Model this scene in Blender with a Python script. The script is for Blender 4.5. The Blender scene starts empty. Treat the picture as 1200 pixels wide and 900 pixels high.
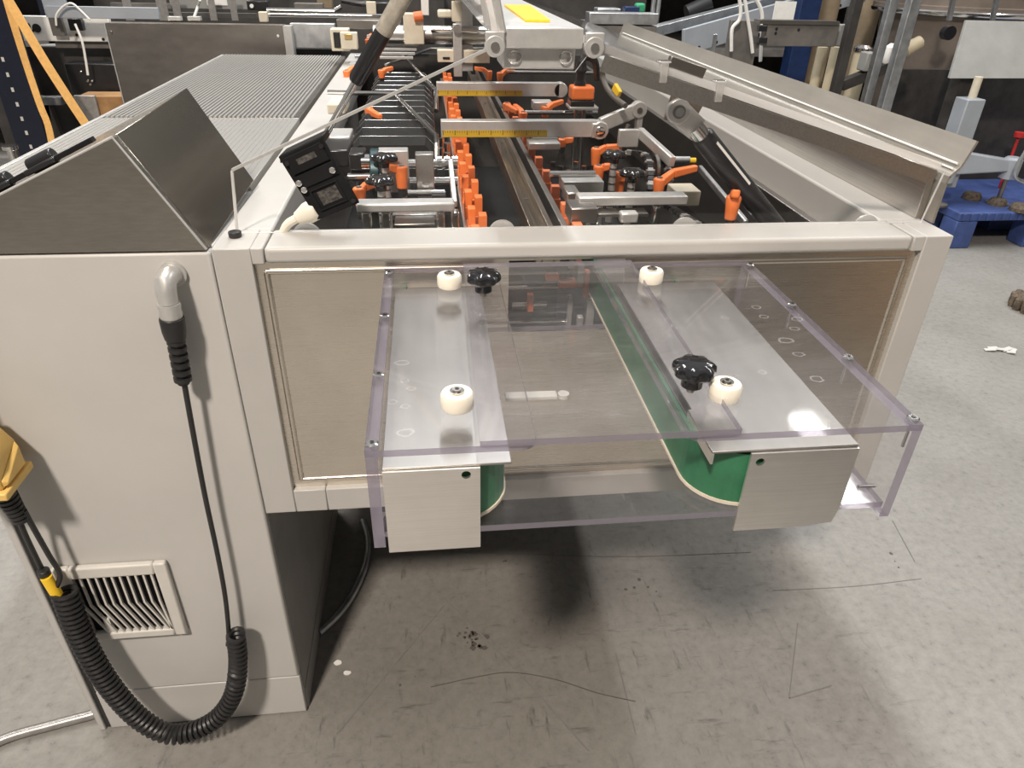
import bpy, math, random
from mathutils import Vector, Matrix
random.seed(4)
S = bpy.context.scene
COL = S.collection
V = Vector

# ------------------------------------------------------------------ camera
RIGHT = V((0.99372257, -0.10976715, 0.02160152))
UP = V((0.03863702, 0.51794919, 0.85453837))
FWD = V((0.10498873, 0.84833945, -0.51893887))
CAM = V((0.28392533, -0.89940456, 1.3))
FPX = 826.2
cam = bpy.data.cameras.new('camera'); cam.sensor_width = 36; cam.lens = FPX / 1200 * 36
cam.clip_start = 0.02; cam.clip_end = 100
co = bpy.data.objects.new('camera', cam); COL.objects.link(co)
co.matrix_world = Matrix(((RIGHT.x, UP.x, -FWD.x, CAM.x), (RIGHT.y, UP.y, -FWD.y, CAM.y), (RIGHT.z, UP.z, -FWD.z, CAM.z), (0, 0, 0, 1)))
S.camera = co

# ------------------------------------------------------------------ world, lamps, exposure
S.view_settings.view_transform = 'Standard'; S.view_settings.look = 'None'
S.view_settings.gamma = 1; S.view_settings.exposure = 0.0
S.cycles.transparent_max_bounces = 32
S.cycles.max_bounces = 8
w = bpy.data.worlds.new('world'); S.world = w; w.use_nodes = True
w.node_tree.nodes['Background'].inputs[0].default_value = (1.0, 0.98, 0.95, 1)
w.node_tree.nodes['Background'].inputs[1].default_value = 0.34

def lamp(name, loc, target, sx, sy, power, color):
    l = bpy.data.lights.new(name, 'AREA'); l.shape = 'RECTANGLE'; l.size = sx; l.size_y = sy
    l.energy = power; l.color = color
    o = bpy.data.objects.new(name, l); COL.objects.link(o); o.location = loc
    o.rotation_euler = (V(target) - V(loc)).to_track_quat('-Z', 'Y').to_euler()
    return o
lamp('warm_lamp', (-1.0, -3.1, 4.8), (0.2, 0.1, 0.3), 0.45, 0.45, 318, (1.0, 0.885, 0.77))
lamp('strip_lamp', (0.60, 2.5, 4.8), (0.60, 2.5, 0), 0.25, 3.8, 192, (0.97, 0.99, 1.0))
lamp('strip_lamp', (4.2, 2.6, 4.8), (4.2, 2.6, 0), 0.25, 5.0, 160, (1.0, 0.98, 0.94))
lamp('strip_lamp', (-2.6, 3.2, 4.8), (-2.6, 3.2, 0), 0.25, 5.0, 170, (1.0, 0.95, 0.88))

# ------------------------------------------------------------------ helpers
def ray(px, py):
    return RIGHT * ((px - 600) / FPX) - UP * ((py - 450) / FPX) + FWD
def P(px, py, ax, v):
    """point on the plane axis = v that the photograph shows at this pixel"""
    d = ray(px, py); i = 'xyz'.index(ax)
    return CAM + d * ((v - CAM[i]) / d[i])

class MB:
    def __init__(s): s.v = []; s.f = []; s.m = []
    def add(s, vs, fs, mi=0):
        b = len(s.v); s.v += [tuple(x) for x in vs]
        for f in fs: s.f.append(tuple(b + i for i in f)); s.m.append(mi)
        return s
    def box(s, lo, hi, mi=0):
        x0, y0, z0 = lo; x1, y1, z1 = hi
        return s.add([(x0,y0,z0),(x1,y0,z0),(x1,y1,z0),(x0,y1,z0),(x0,y0,z1),(x1,y0,z1),(x1,y1,z1),(x0,y1,z1)],
              [(0,3,2,1),(4,5,6,7),(0,1,5,4),(1,2,6,5),(2,3,7,6),(3,0,4,7)], mi)
    def slab(s, lo, hi, thin, mi_edge=1):
        """plate: the two large faces take material 0, the four edges mi_edge"""
        k = len(s.f); s.box(lo, hi, mi_edge)
        big = {'z': (0, 1), 'y': (2, 4), 'x': (3, 5)}[thin]
        for b in big: s.m[k + b] = 0
        return s
    def hexa(s, a, b, mi=0):
        """a, b: two matching quads (lists of four points)"""
        return s.add(list(a) + list(b), [(3,2,1,0),(4,5,6,7),(0,1,5,4),(1,2,6,5),(2,3,7,6),(3,0,4,7)], mi)
    def bar(s, p0, p1, wd, h, up=(0,0,1), mi=0):
        p0 = V(p0); p1 = V(p1); d = (p1 - p0).normalized(); u = V(up)
        r = d.cross(u)
        if r.length < 1e-4: r = d.cross(V((1,0,0)))
        r.normalize(); u = r.cross(d).normalized()
        q = lambda p: [p - r*wd/2 - u*h/2, p + r*wd/2 - u*h/2, p + r*wd/2 + u*h/2, p - r*wd/2 + u*h/2]
        return s.hexa(q(p0), q(p1), mi)
    def lathe(s, p0, axis, prof, n=20, mi=0, lobes=0, amp=0.0):
        """prof: list of (radius, distance along the axis)"""
        a = V(axis).normalized(); r = a.orthogonal().normalized(); u = a.cross(r); p0 = V(p0)
        vs = []; fs = []
        for (rad, t) in prof:
            for i in range(n):
                th = 2 * math.pi * i / n
                k = rad * (1 + amp * math.cos(lobes * th)) if lobes else rad
                vs.append(p0 + a*t + (r*math.cos(th) + u*math.sin(th)) * k)
        for j in range(len(prof) - 1):
            for i in range(n):
                i2 = (i + 1) % n
                fs.append((j*n + i, j*n + i2, (j+1)*n + i2, (j+1)*n + i))
        fs.append(tuple(reversed(range(n)))); fs.append(tuple((len(prof)-1)*n + i for i in range(n)))
        return s.add(vs, fs, mi)
    def cyl(s, p0, p1, r0, r1=None, n=16, mi=0):
        p0 = V(p0); p1 = V(p1); d = p1 - p0
        return s.lathe(p0, d, [(r0, 0), (r0 if r1 is None else r1, d.length)], n, mi)
    def tube(s, pts, r, n=8, mi=0):
        pts = [V(p) for p in pts]; vs = []; fs = []; N = len(pts)
        t = (pts[1] - pts[0]).normalized(); nrm = t.orthogonal().normalized()
        for k, p in enumerate(pts):
            t = (pts[min(k+1, N-1)] - pts[max(k-1, 0)]).normalized()
            nrm = (nrm - t * nrm.dot(t)).normalized(); b = t.cross(nrm)
            rr = r[k] if isinstance(r, (list, tuple)) else r
            for i in range(n):
                a = 2 * math.pi * i / n
                vs.append(p + (nrm * math.cos(a) + b * math.sin(a)) * rr)
        for k in range(N - 1):
            for i in range(n):
                i2 = (i + 1) % n
                fs.append((k*n + i, k*n + i2, (k+1)*n + i2, (k+1)*n + i))
        fs.append(tuple(reversed(range(n)))); fs.append(tuple((N-1)*n + i for i in range(n)))
        return s.add(vs, fs, mi)
    def prism(s, poly, ax, a, b, mi=0):
        """poly in the two axes other than ax, in xyz order"""
        def pt(p, t):
            return {'x': (t, p[0], p[1]), 'y': (p[0], t, p[1]), 'z': (p[0], p[1], t)}[ax]
        n = len(poly)
        vs = [pt(p, a) for p in poly] + [pt(p, b) for p in poly]
        fs = [tuple(range(n))[::-1], tuple(range(n, 2*n))] + [(i, (i+1) % n, n + (i+1) % n, n + i) for i in range(n)]
        return s.add(vs, fs, mi)
    def build(s, name, mat, parent=None, bevel=0, smooth=True, seg=2):
        me = bpy.data.meshes.new(name); me.from_pydata(s.v, [], s.f)
        mats = mat if isinstance(mat, (list, tuple)) else [mat]
        for m in mats: me.materials.append(m)
        if len(mats) > 1: me.polygons.foreach_set('material_index', s.m)
        import bmesh
        bm = bmesh.new(); bm.from_mesh(me); bmesh.ops.recalc_face_normals(bm, faces=bm.faces); bm.to_mesh(me); bm.free()
        if smooth:
            me.polygons.foreach_set('use_smooth', [True] * len(me.polygons)); me.set_sharp_from_angle(angle=math.radians(35))
        me.update()
        o = bpy.data.objects.new(name, me); COL.objects.link(o)
        if parent is not None:
            o.parent = parent
            o.matrix_parent_inverse = Matrix.Translation(-parent_loc(parent))
        if bevel:
            md = o.modifiers.new('bevel', 'BEVEL'); md.width = bevel; md.segments = seg; md.limit_method = 'ANGLE'; md.angle_limit = math.radians(40)
        return o

def parent_loc(o):
    return V(o.location) if o.type == 'EMPTY' else V((0, 0, 0))

def tag(o, label=None, cat=None, group=None, kind=None):
    if label: o['label'] = label
    if cat: o['category'] = cat
    if group: o['group'] = group
    if kind: o['kind'] = kind
    return o

def thing(name, loc, label, cat, group=None):
    o = bpy.data.objects.new(name, None); COL.objects.link(o); o.location = loc; o.empty_display_size = .05
    return tag(o, label, cat, group)

def copy_tree(o, offset, label=None, parent=None):
    c = o.copy(); COL.objects.link(c)
    if parent is None:
        c.location = V(o.location) + V(offset)
        if label: c['label'] = label
    else:
        c.parent = parent
    for ch in o.children: copy_tree(ch, offset, None, c)
    return c

def arc(c, r, a0, a1, n=8):
    return [(c[0] + r*math.cos(math.radians(a0 + (a1-a0)*i/n)), c[1] + r*math.sin(math.radians(a0 + (a1-a0)*i/n))) for i in range(n+1)]

def smooth_path(pts, k=6):
    """Catmull-Rom through the points"""
    pts = [V(p) for p in pts]; out = []
    q = [pts[0]*2 - pts[1]] + pts + [pts[-1]*2 - pts[-2]]
    for i in range(1, len(q) - 2):
        for j in range(k):
            t = j / k
            a, b, c, d = q[i-1], q[i], q[i+1], q[i+2]
            out.append(0.5*((2*b) + (c - a)*t + (2*a - 5*b + 4*c - d)*t*t + (3*b - a - 3*c + d)*t**3))
    out.append(pts[-1]); return out

# ------------------------------------------------------------------ materials
def newmat(name):
    m = bpy.data.materials.new(name); m.use_nodes = True
    nt = m.node_tree; b = nt.nodes['Principled BSDF']
    return m, nt, b
def noise(nt, scale, detail=4, rough=.6, vec=None, sc3=None):
    tc = nt.nodes.new('ShaderNodeTexCoord'); n = nt.nodes.new('ShaderNodeTexNoise')
    n.inputs['Scale'].default_value = scale; n.inputs['Detail'].default_value = detail; n.inputs['Roughness'].default_value = rough
    if sc3:
        mp = nt.nodes.new('ShaderNodeMapping'); mp.inputs['Scale'].default_value = sc3
        nt.links.new(tc.outputs['Object'], mp.inputs['Vector']); nt.links.new(mp.outputs[0], n.inputs['Vector'])
    else: nt.links.new(tc.outputs['Object'], n.inputs['Vector'])
    return n
def ramp(nt, src, stops):
    r = nt.nodes.new('ShaderNodeValToRGB'); e = r.color_ramp.elements
    while len(e) < len(stops): e.new(.5)
    for k, (p, c) in enumerate(stops):
        e[k].position = p; e[k].color = (*c, 1) if len(c) == 3 else c
    nt.links.new(src, r.inputs[0]); return r
def g(v): return (v, v, v)
def plain(name, col, rough=.5, metal=0, var=.08, scale=30, bump=0, coat=0, spec=.5):
    m, nt, b = newmat(name)
    n = noise(nt, scale)
    lo = tuple(c*(1-var) for c in col); hi = tuple(min(1, c*(1+var)) for c in col)
    r = ramp(nt, n.outputs['Fac'], [(.3, lo), (.7, hi)])
    nt.links.new(r.outputs[0], b.inputs['Base Color'])
    b.inputs['Roughness'].default_value = rough; b.inputs['Metallic'].default_value = metal
    b.inputs['Coat Weight'].default_value = coat; b.inputs['Specular IOR Level'].default_value = spec
    if bump:
        bp = nt.nodes.new('ShaderNodeBump'); bp.inputs['Strength'].default_value = bump; bp.inputs['Distance'].default_value = .001
        nt.links.new(n.outputs['Fac'], bp.inputs['Height']); nt.links.new(bp.outputs[0], b.inputs['Normal'])
    return m
def brushed(name, col, rough, sc3, var=.10, bump=.06, metal=1.0, stain=.12):
    m, nt, b = newmat(name)
    n = noise(nt, 1.0, 3, .6, sc3=sc3)
    big = noise(nt, 7, 4, .6)
    r1 = ramp(nt, n.outputs['Fac'], [(.3, tuple(c*(1-var) for c in col)), (.7, tuple(min(1, c*(1+var)) for c in col))])
    r2 = ramp(nt, big.outputs['Fac'], [(.3, g(1-stain)), (.65, g(1))])
    mx = nt.nodes.new('ShaderNodeMix'); mx.data_type = 'RGBA'; mx.blend_type = 'MULTIPLY'; mx.inputs[0].default_value = 1
    nt.links.new(r1.outputs[0], mx.inputs[6]); nt.links.new(r2.outputs[0], mx.inputs[7]); nt.links.new(mx.outputs[2], b.inputs['Base Color'])
    b.inputs['Metallic'].default_value = metal
    rr = ramp(nt, n.outputs['Fac'], [(.2, g(rough*.92)), (.8, g(min(1, rough*1.1)))])
    nt.links.new(rr.outputs[0], b.inputs['Roughness'])
    bp = nt.nodes.new('ShaderNodeBump'); bp.inputs['Strength'].default_value = bump; bp.inputs['Distance'].default_value = .001
    nt.links.new(n.outputs['Fac'], bp.inputs['Height']); nt.links.new(bp.outputs[0], b.inputs['Normal'])
    return m
def clear(name, tint, haze, hazecol=(.9,.88,.9), gloss=1.0, scratch=True):
    """clear plastic: transparent + fresnel gloss + a thin scratchy haze"""
    m = bpy.data.materials.new(name); m.use_nodes = True; nt = m.node_tree; nt.nodes.clear()
    out = nt.nodes.new('ShaderNodeOutputMaterial')
    tr = nt.nodes.new('ShaderNodeBsdfTransparent'); tr.inputs[0].default_value = (*tint, 1)
    gl = nt.nodes.new('ShaderNodeBsdfGlossy'); gl.inputs['Roughness'].default_value = .05; gl.inputs[0].default_value = (1,1,1,1)
    df = nt.nodes.new('ShaderNodeBsdfDiffuse'); df.inputs[0].default_value = (*hazecol, 1)
    geo = nt.nodes.new('ShaderNodeNewGeometry'); dt = nt.nodes.new('ShaderNodeVectorMath'); dt.operation = 'DOT_PRODUCT'
    nt.links.new(geo.outputs['Incoming'], dt.inputs[0]); nt.links.new(geo.outputs['Normal'], dt.inputs[1])
    def mth(op, a, v):
        k = nt.nodes.new('ShaderNodeMath'); k.operation = op
        for i, q in enumerate((a, v)):
            if hasattr(q, 'links'): nt.links.new(q, k.inputs[i])
            else: k.inputs[i].default_value = q
        return k
    sch = mth('POWER', mth('SUBTRACT', 1.0, mth('ABSOLUTE', dt.outputs['Value'], 0).outputs[0]).outputs[0], 5.0)
    fm = mth('MULTIPLY', mth('ADD', mth('MULTIPLY', sch.outputs[0], .96).outputs[0], .04).outputs[0], gloss)
    m1 = nt.nodes.new('ShaderNodeMixShader'); m2 = nt.nodes.new('ShaderNodeMixShader')
    nt.links.new(tr.outputs[0], m1.inputs[1]); nt.links.new(df.outputs[0], m1.inputs[2])
    if scratch:
        n = noise(nt, 1, 5, .75, sc3=(14, 50, 20)); r = ramp(nt, n.outputs['Fac'], [(.45, g(haze*.55)), (.62, g(haze)), (.78, g(haze*3.2))])
        n2 = noise(nt, 9, 3, .6); r2 = ramp(nt, n2.outputs['Fac'], [(.35, g(.6)), (.7, g(1.25))])
        mm = nt.nodes.new('ShaderNodeMath'); mm.operation = 'MULTIPLY'
        nt.links.new(r.outputs[0], mm.inputs[0]); nt.links.new(r2.outputs[0], mm.inputs[1]); nt.links.new(mm.outputs[0], m1.inputs[0])
    else: m1.inputs[0].default_value = haze
    nt.links.new(fm.outputs[0], m2.inputs[0]); nt.links.new(m1.outputs[0], m2.inputs[1]); nt.links.new(gl.outputs[0], m2.inputs[2])
    nt.links.new(m2.outputs[0], out.inputs[0])
    return m

M = {}
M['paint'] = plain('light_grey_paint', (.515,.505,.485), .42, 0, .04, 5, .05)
M['paint_dark'] = plain('shaded_grey_paint', (.30,.29,.28), .5, 0, .12, 12, .1)  # darker copy of the grey paint, shade put into its colour
M['paint_frame'] = plain('frame_grey_paint', (.475,.465,.445), .4, 0, .04, 8, .05)
M['vent'] = plain('vent_plastic', (.62,.60,.56), .45, 0, .03)
M['filter'] = plain('vent_filter', (.05,.05,.05), .9)
M['steel_x'] = brushed('brushed_steel_horizontal', (.74,.68,.60), .28, (7, 60, 750), .03, .008)
M['steel_hood'] = brushed('hood_steel', (.40,.38,.345), .33, (40, 40, 260), .07, .04)
M['steel_slope'] = plain('hood_steel_polished', (.52,.49,.43), .22, 1, .05, 5)
M['steel_y'] = brushed('brushed_steel_lengthwise', (.62,.60,.57), .32, (420, 6, 420), .10)
M['steel_dark'] = brushed('dull_steel', (.33,.31,.29), .36, (14, 14, 30), .07, .01)
M['steel_cover'] = brushed('cover_steel', (.90,.87,.83), .42, (14, 40, 900), .04, .015)
M['lip'] = brushed('lip_sheet_steel', (.40,.375,.335), .42, (90, 6, 90), .05, .01, .55)
M['cover_top'] = brushed('cover_top_steel', (.43,.415,.395), .46, (60, 8, 60), .05, .02)  # darker copy of the cover steel, lamp glare on top offset in the colour
M['alu'] = brushed('cast_aluminium', (.66,.655,.64), .36, (90, 90, 90), .05, .03, .55)
M['alu_rib'] = plain('ribbed_aluminium', (.56,.55,.53), .32, .6, .02)
M['chrome'] = plain('chrome', (.82,.81,.80), .14, 1, .03)
M['rail'] = brushed('worn_rail_steel', (.55,.49,.42), .30, (300, 9, 300), .22, .05)
M['galv'] = brushed('galvanised_steel', (.62,.64,.66), .42, (24, 24, 24), .16)
M['black'] = plain('black_plastic', (.018,.018,.02), .28, 0, .15)
M['black_matt'] = plain('black_matt', (.012,.012,.013), .7, 0, .2, spec=.15)
M['phenolic'] = plain('black_gloss_knob', (.012,.012,.014), .12, 0, .1, coat=.6)
M['orange'] = plain('orange_plastic', (.90,.22,.055), .38, 0, .08)
M['orange_dull'] = plain('dull_orange_plastic', (.80,.20,.07), .45, 0, .10)
M['nylon'] = plain('white_nylon', (.80,.75,.64), .38, 0, .04)
M['rubber'] = plain('black_rubber', (.02,.02,.021), .42, 0, .2, 80)
M['yellow'] = plain('yellow_plastic', (.78,.52,.16), .45, 0, .06)
M['yellow_tag'] = plain('yellow_tag', (.95,.60,.03), .45, 0, .04)
M['strap'] = plain('yellow_webbing', (.90,.52,.17), .7, 0, .1, 60)
M['belt'] = plain('green_belt', (.03,.155,.075), .42, 0, .22, 25)
M['belt_edge'] = plain('belt_edge', (.62,.55,.45), .7)
M['cream'] = plain('cream_pipe', (.46,.40,.28), .5, 0, .1, 10)
M['tan'] = plain('tan_casing', (.22,.17,.11), .55, 0, .25, 8)
M['navy'] = plain('navy_enamel', (.006,.009,.022), .4, 0, .2)
M['blue'] = plain('blue_enamel', (.006,.020,.075), .45, 0, .25)
M['pallet'] = plain('blue_pallet_plastic', (.05,.085,.25), .5, 0, .22, 18)
M['white'] = plain('white_paper', (.78,.77,.74), .6, 0, .05)
M['wood'] = plain('wood_block', (.34,.19,.08), .7, 0, .25, 14)
M['cable'] = plain('grey_cable', (.55,.54,.50), .5)
M['cable_dark'] = plain('dark_cable', (.10,.09,.08), .5)
M['conduit'] = plain('grey_conduit', (.34,.33,.32), .35, .5, .15, 60)
M['rust'] = plain('rusty_iron', (.11,.085,.06), .75, 0, .6, 60, .5)
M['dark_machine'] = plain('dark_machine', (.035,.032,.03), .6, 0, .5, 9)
M['mid_machine'] = plain('mid_grey_machine', (.16,.15,.14), .5, .3, .3, 9)
M['grey_machine'] = plain('pale_grey_machine', (.26,.26,.25), .5, 0, .1, 9)
M['bluegrey'] = plain('blue_grey_paint', (.34,.37,.41), .4, 0, .08, 9)
M['brown_steel'] = plain('brown_grey_tank', (.24,.20,.17), .4, .5, .2, 6)
M['disc'] = plain('teal_disc', (.015,.05,.06), .3, .3)
M['brass'] = plain('brass', (.70,.50,.22), .3, 1)
M['tan_block'] = plain('ivory_plastic', (.66,.60,.48), .5)
M['red'] = plain('red_plastic', (.55,.03,.03), .5)
M['green_item'] = plain('green_fitting', (.03,.30,.14), .5)
M['bellow'] = plain('grey_bellows_cloth', (.026,.026,.026), .85, 0, .15, 30, spec=.08)
M['clear'] = clear('clear_plastic', (.962,.957,.960), .022, (.85,.845,.84))
M['clear_bridge'] = clear('clear_plastic_scratched', (.952,.946,.952), .036, (.85,.845,.845))
M['clear_thin'] = clear('clear_panel', (.985,.985,.985), .0025, gloss=.4)
M['clear_edge'] = clear('clear_plastic_edge', (.56,.535,.60), .42, (.36,.335,.40), 1.0, False)
M['clip'] = clear('clear_clip', (.85,.84,.83), .30, (.8,.79,.77), 1.5, False)
M['clear_edge_light'] = clear('bright_plastic_edge', (.8,.8,.8), .6, (.85,.84,.82), 1.0, False)

# floor
m, nt, b = newmat('concrete_floor')
n1 = noise(nt, 2.2, 6, .62); n2 = noise(nt, 42, 9, .75); n3 = noise(nt, 1, 4, .7, sc3=(7, 40, 1)); n4 = noise(nt, 1, 4, .7, sc3=(46, 9, 1))
base = ramp(nt, n1.outputs['Fac'], [(.28, (.235,.225,.208)), (.5, (.275,.265,.248)), (.72, (.30,.292,.276))])
def mul(a, bb, fac=1.0):
    mx = nt.nodes.new('ShaderNodeMix'); mx.data_type = 'RGBA'; mx.blend_type = 'MULTIPLY'; mx.inputs[0].default_value = fac
    nt.links.new(a, mx.inputs[6]); nt.links.new(bb, mx.inputs[7]); return mx.outputs[2]
c = mul(base.outputs[0], ramp(nt, n2.outputs['Fac'], [(.30, g(.55)), (.42, g(.90)), (.6, g(1.04))]).outputs[0])
# the dirtier, trodden patch in front of the machine
tc = nt.nodes.new('ShaderNodeTexCoord'); mp = nt.nodes.new('ShaderNodeMapping'); mp.inputs['Location'].default_value = (-.42, .0, 0); mp.inputs['Scale'].default_value = (1.0, 1.1, 1)
gr = nt.nodes.new('ShaderNodeTexGradient'); gr.gradient_type = 'SPHERICAL'
nt.links.new(tc.outputs['Object'], mp.inputs[0]); nt.links.new(mp.outputs[0], gr.inputs[0])
sc = nt.nodes.new('ShaderNodeMath'); sc.operation = 'MULTIPLY'
s1 = ramp(nt, n3.outputs['Fac'], [(.60, g(0)), (.72, g(.9))]); s2 = ramp(nt, n4.outputs['Fac'], [(.60, g(0)), (.72, g(.9))])
ad = nt.nodes.new('ShaderNodeMath'); ad.operation = 'MAXIMUM'
nt.links.new(s1.outputs[0], ad.inputs[0]); nt.links.new(s2.outputs[0], ad.inputs[1])
nt.links.new(ad.outputs[0], sc.inputs[0])
gm = ramp(nt, gr.outputs['Fac'], [(0, g(.16)), (.5, g(.75)), (1, g(.9))]); nt.links.new(gm.outputs[0], sc.inputs[1])
inv = ramp(nt, sc.outputs[0], [(0, g(1)), (1, g(.38))])
c = mul(c, inv.outputs[0])
dirt = ramp(nt, gr.outputs['Fac'], [(0, g(1)), (.75, (.80,.78,.75))]); c = mul(c, dirt.outputs[0])
# pale and dark specks
vo = nt.nodes.new('ShaderNodeTexVoronoi'); vo.inputs['Scale'].default_value = 38; nt.links.new(tc.outputs['Object'], vo.inputs['Vector'])
sp = ramp(nt, vo.outputs['Distance'], [(.03, g(.25)), (.06, g(1))]); c = mul(c, sp.outputs[0], .55)
nt.links.new(c, b.inputs['Base Color'])
rr = ramp(nt, n2.outputs['Fac'], [(.3, g(.62)), (.7, g(.42))]); nt.links.new(rr.outputs[0], b.inputs['Roughness'])
bp = nt.nodes.new('ShaderNodeBump'); bp.inputs['Strength'].default_value = .12; bp.inputs['Distance'].default_value = .002
nt.links.new(n2.outputs['Fac'], bp.inputs['Height']); nt.links.new(bp.outputs[0], b.inputs['Normal'])
M['floor'] = m

# ruler print: fine tick marks on yellow
m, nt, b = newmat('ruler_print')
tc = nt.nodes.new('ShaderNodeTexCoord'); sx = nt.nodes.new('ShaderNodeSeparateXYZ'); nt.links.new(tc.outputs['Generated'], sx.inputs[0])
def math2(op, a, v):
    k = nt.nodes.new('ShaderNodeMath'); k.operation = op
    if hasattr(a, 'links'): nt.links.new(a, k.inputs[0])
    else: k.inputs[0].default_value = a
    if hasattr(v, 'links'): nt.links.new(v, k.inputs[1])
    else: k.inputs[1].default_value = v
    return k.outputs[0]
fine = math2('LESS_THAN', math2('FRACT', math2('MULTIPLY', sx.outputs[0], 44), 0), .22)
big_ = math2('LESS_THAN', math2('FRACT', math2('MULTIPLY', sx.outputs[0], 8.8), 0), .08)
top = math2('GREATER_THAN', sx.outputs[2], .62); mid = math2('GREATER_THAN', sx.outputs[2], .30)
tick = math2('MAXIMUM', math2('MULTIPLY', fine, top), math2('MULTIPLY', big_, mid))
r = ramp(nt, tick, [(0, (.60,.39,.03)), (1, (.16,.10,.02))]); nt.links.new(r.outputs[0], b.inputs['Base Color']); b.inputs['Roughness'].default_value = .4
M['ruler'] = m

# ================================================================== SETTING
tag(MB().box((-8, -5, -.05), (10, 12, 0)).build('floor', M['floor'], smooth=False), 'worn grey concrete floor', None, None, 'structure')
FLOOR = bpy.data.objects['floor']
M['wall'] = plain('hall_wall', (.20,.19,.175), .8, 0, .15, 2)
tag(MB().box((-8, 7.0, 0), (10, 7.1, 5.2)).build('wall_back', M['wall'], smooth=False), 'grey wall far behind the machines', None, None, 'structure')
tag(MB().box((-8, -5.1, 0), (10, -5.0, 5.2)).build('wall_front', M['wall'], smooth=False), 'grey wall behind the camera', None, None, 'structure')
tag(MB().box((10, -5.0, 0), (10.1, 7.1, 5.2)).build('wall_right', M['wall'], smooth=False), 'grey wall at the right', None, None, 'structure')
# scuffs and drag marks on the floor
def scuff(pix, wd, mat):
    pts = smooth_path([P(x, y, 'z', .0006) for x, y in pix], 5); b = MB()
    for a, c in zip(pts[:-1], pts[1:]): b.bar(a, c, wd*.65, .0008)
    b.build('scuff_mark', mat, FLOOR, smooth=False)
M['scuff'] = plain('dark_scuff', (.10,.09,.08), .7)
M['scuff_soft'] = plain('soft_scuff', (.19,.182,.17), .7)
scuff([(505, 805), (560, 793), (600, 788), (650, 796), (700, 812), (745, 822)], .003, M['scuff'])
scuff([(1046, 610), (1072, 658)], .004, M['scuff_soft'])
scuff([(925, 818), (975, 803)], .004, M['scuff_soft'])
scuff([(925, 818), (935, 730)], .003, M['scuff_soft'])
scuff([(722, 765), (745, 860)], .003, M['scuff_soft'])
scuff([(500, 645), (600, 649), (740, 652), (880, 647)], .003, M['scuff_soft'])
scuff([(905, 692), (1000, 687), (1080, 678)], .003, M['scuff_soft'])
scuff([(520, 700), (600, 780), (690, 880)], .004, M['scuff_soft'])
scuff([(395, 860), (470, 770), (520, 710)], .004, M['scuff_soft'])
def oil_spot(px, py, n, r):
    b = MB()
    for k in range(n):
        c = P(px, py, 'z', .0) + V((random.gauss(0, r), random.gauss(0, r), 0)); q = random.uniform(.15, .5) * r
        pts = [(c.x + q*random.uniform(.6, 1.2)*math.cos(a), c.y + q*random.uniform(.6, 1.2)*math.sin(a)) for a in [j*math.pi/4 for j in range(8)]]
        b.prism(pts, 'z', .0002, .0008)
    b.build('oil_stain', M['scuff'], FLOOR, smooth=False)
oil_spot(550, 750, 16, .016); oil_spot(552, 745, 8, .01); oil_spot(592, 658, 2, .008); oil_spot(475, 800, 2, .008); oil_spot(880, 638, 0, .008)
oil_spot(1048, 657, 3, .01); oil_spot(745, 686, 5, .014)
for (px, py, r, lab) in ((396, 777, .010, 'pale paper flake on the floor nearest the cabinet side'), (407, 789, .009, 'pale paper flake on the floor, the nearer to the camera of two')):
    c = P(px, py, 'z', 0)
    tag(MB().prism([(c.x + r*random.uniform(.7, 1.1)*math.cos(a), c.y + r*.7*random.uniform(.7, 1.1)*math.sin(a)) for a in [j*math.pi/5 for j in range(10)]], 'z', .0002, .0016).build('paper_flake', M['white']), lab, 'scrap', 'pale flakes by the cabinet')
c = P(1168, 411, 'z', 0); b = MB()
for k in range(7):
    q = c + V((random.uniform(-.05, .05), random.uniform(-.02, .02), .004)); b.bar(q, q + V((random.uniform(.02, .05), random.uniform(-.02, .02), .006)), .02, .001)
tag(b.build('plastic_scrap', M['clear_edge_light']), 'crumpled scrap of clear film on the floor at the right', 'scrap')

# ================================================================== ELECTRICAL CABINET
cab = thing('electrical_cabinet', (-.196, .3, 0), 'tall light grey control cabinet with a louvred vent, left of the machine frame', 'cabinet')
MB().box((-.3925, .02, 0), (-.0005, .594, .888)).build('body', M['paint'], cab, .003); MB().box((-.3925, .02, .8882), (-.0005, .272, .968)).build('body_top', M['paint'], cab, .003)
b = MB().box((-.371, 0, .113), (-.0006, .0199, .966)); b.build('door', M['paint'], cab, .004)
MB().box((-.371, .001, .003), (-.0006, .0199, .1115)).build('plinth_panel', M['paint'], cab, .002)
MB().box((-.380, .004, .003), (-.3715, .0195, .966)).build('door_gasket', M['rubber'], cab)
MB().box((-.3925, .0, .0), (-.3805, .0199, .968)).build('frame_edge', M['paint'], cab, .002)
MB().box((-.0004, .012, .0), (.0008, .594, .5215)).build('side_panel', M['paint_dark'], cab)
MB().box((.0009, .012, .0), (.0022, .594, .06)).build('side_plinth', M['paint_dark'], cab)
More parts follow.
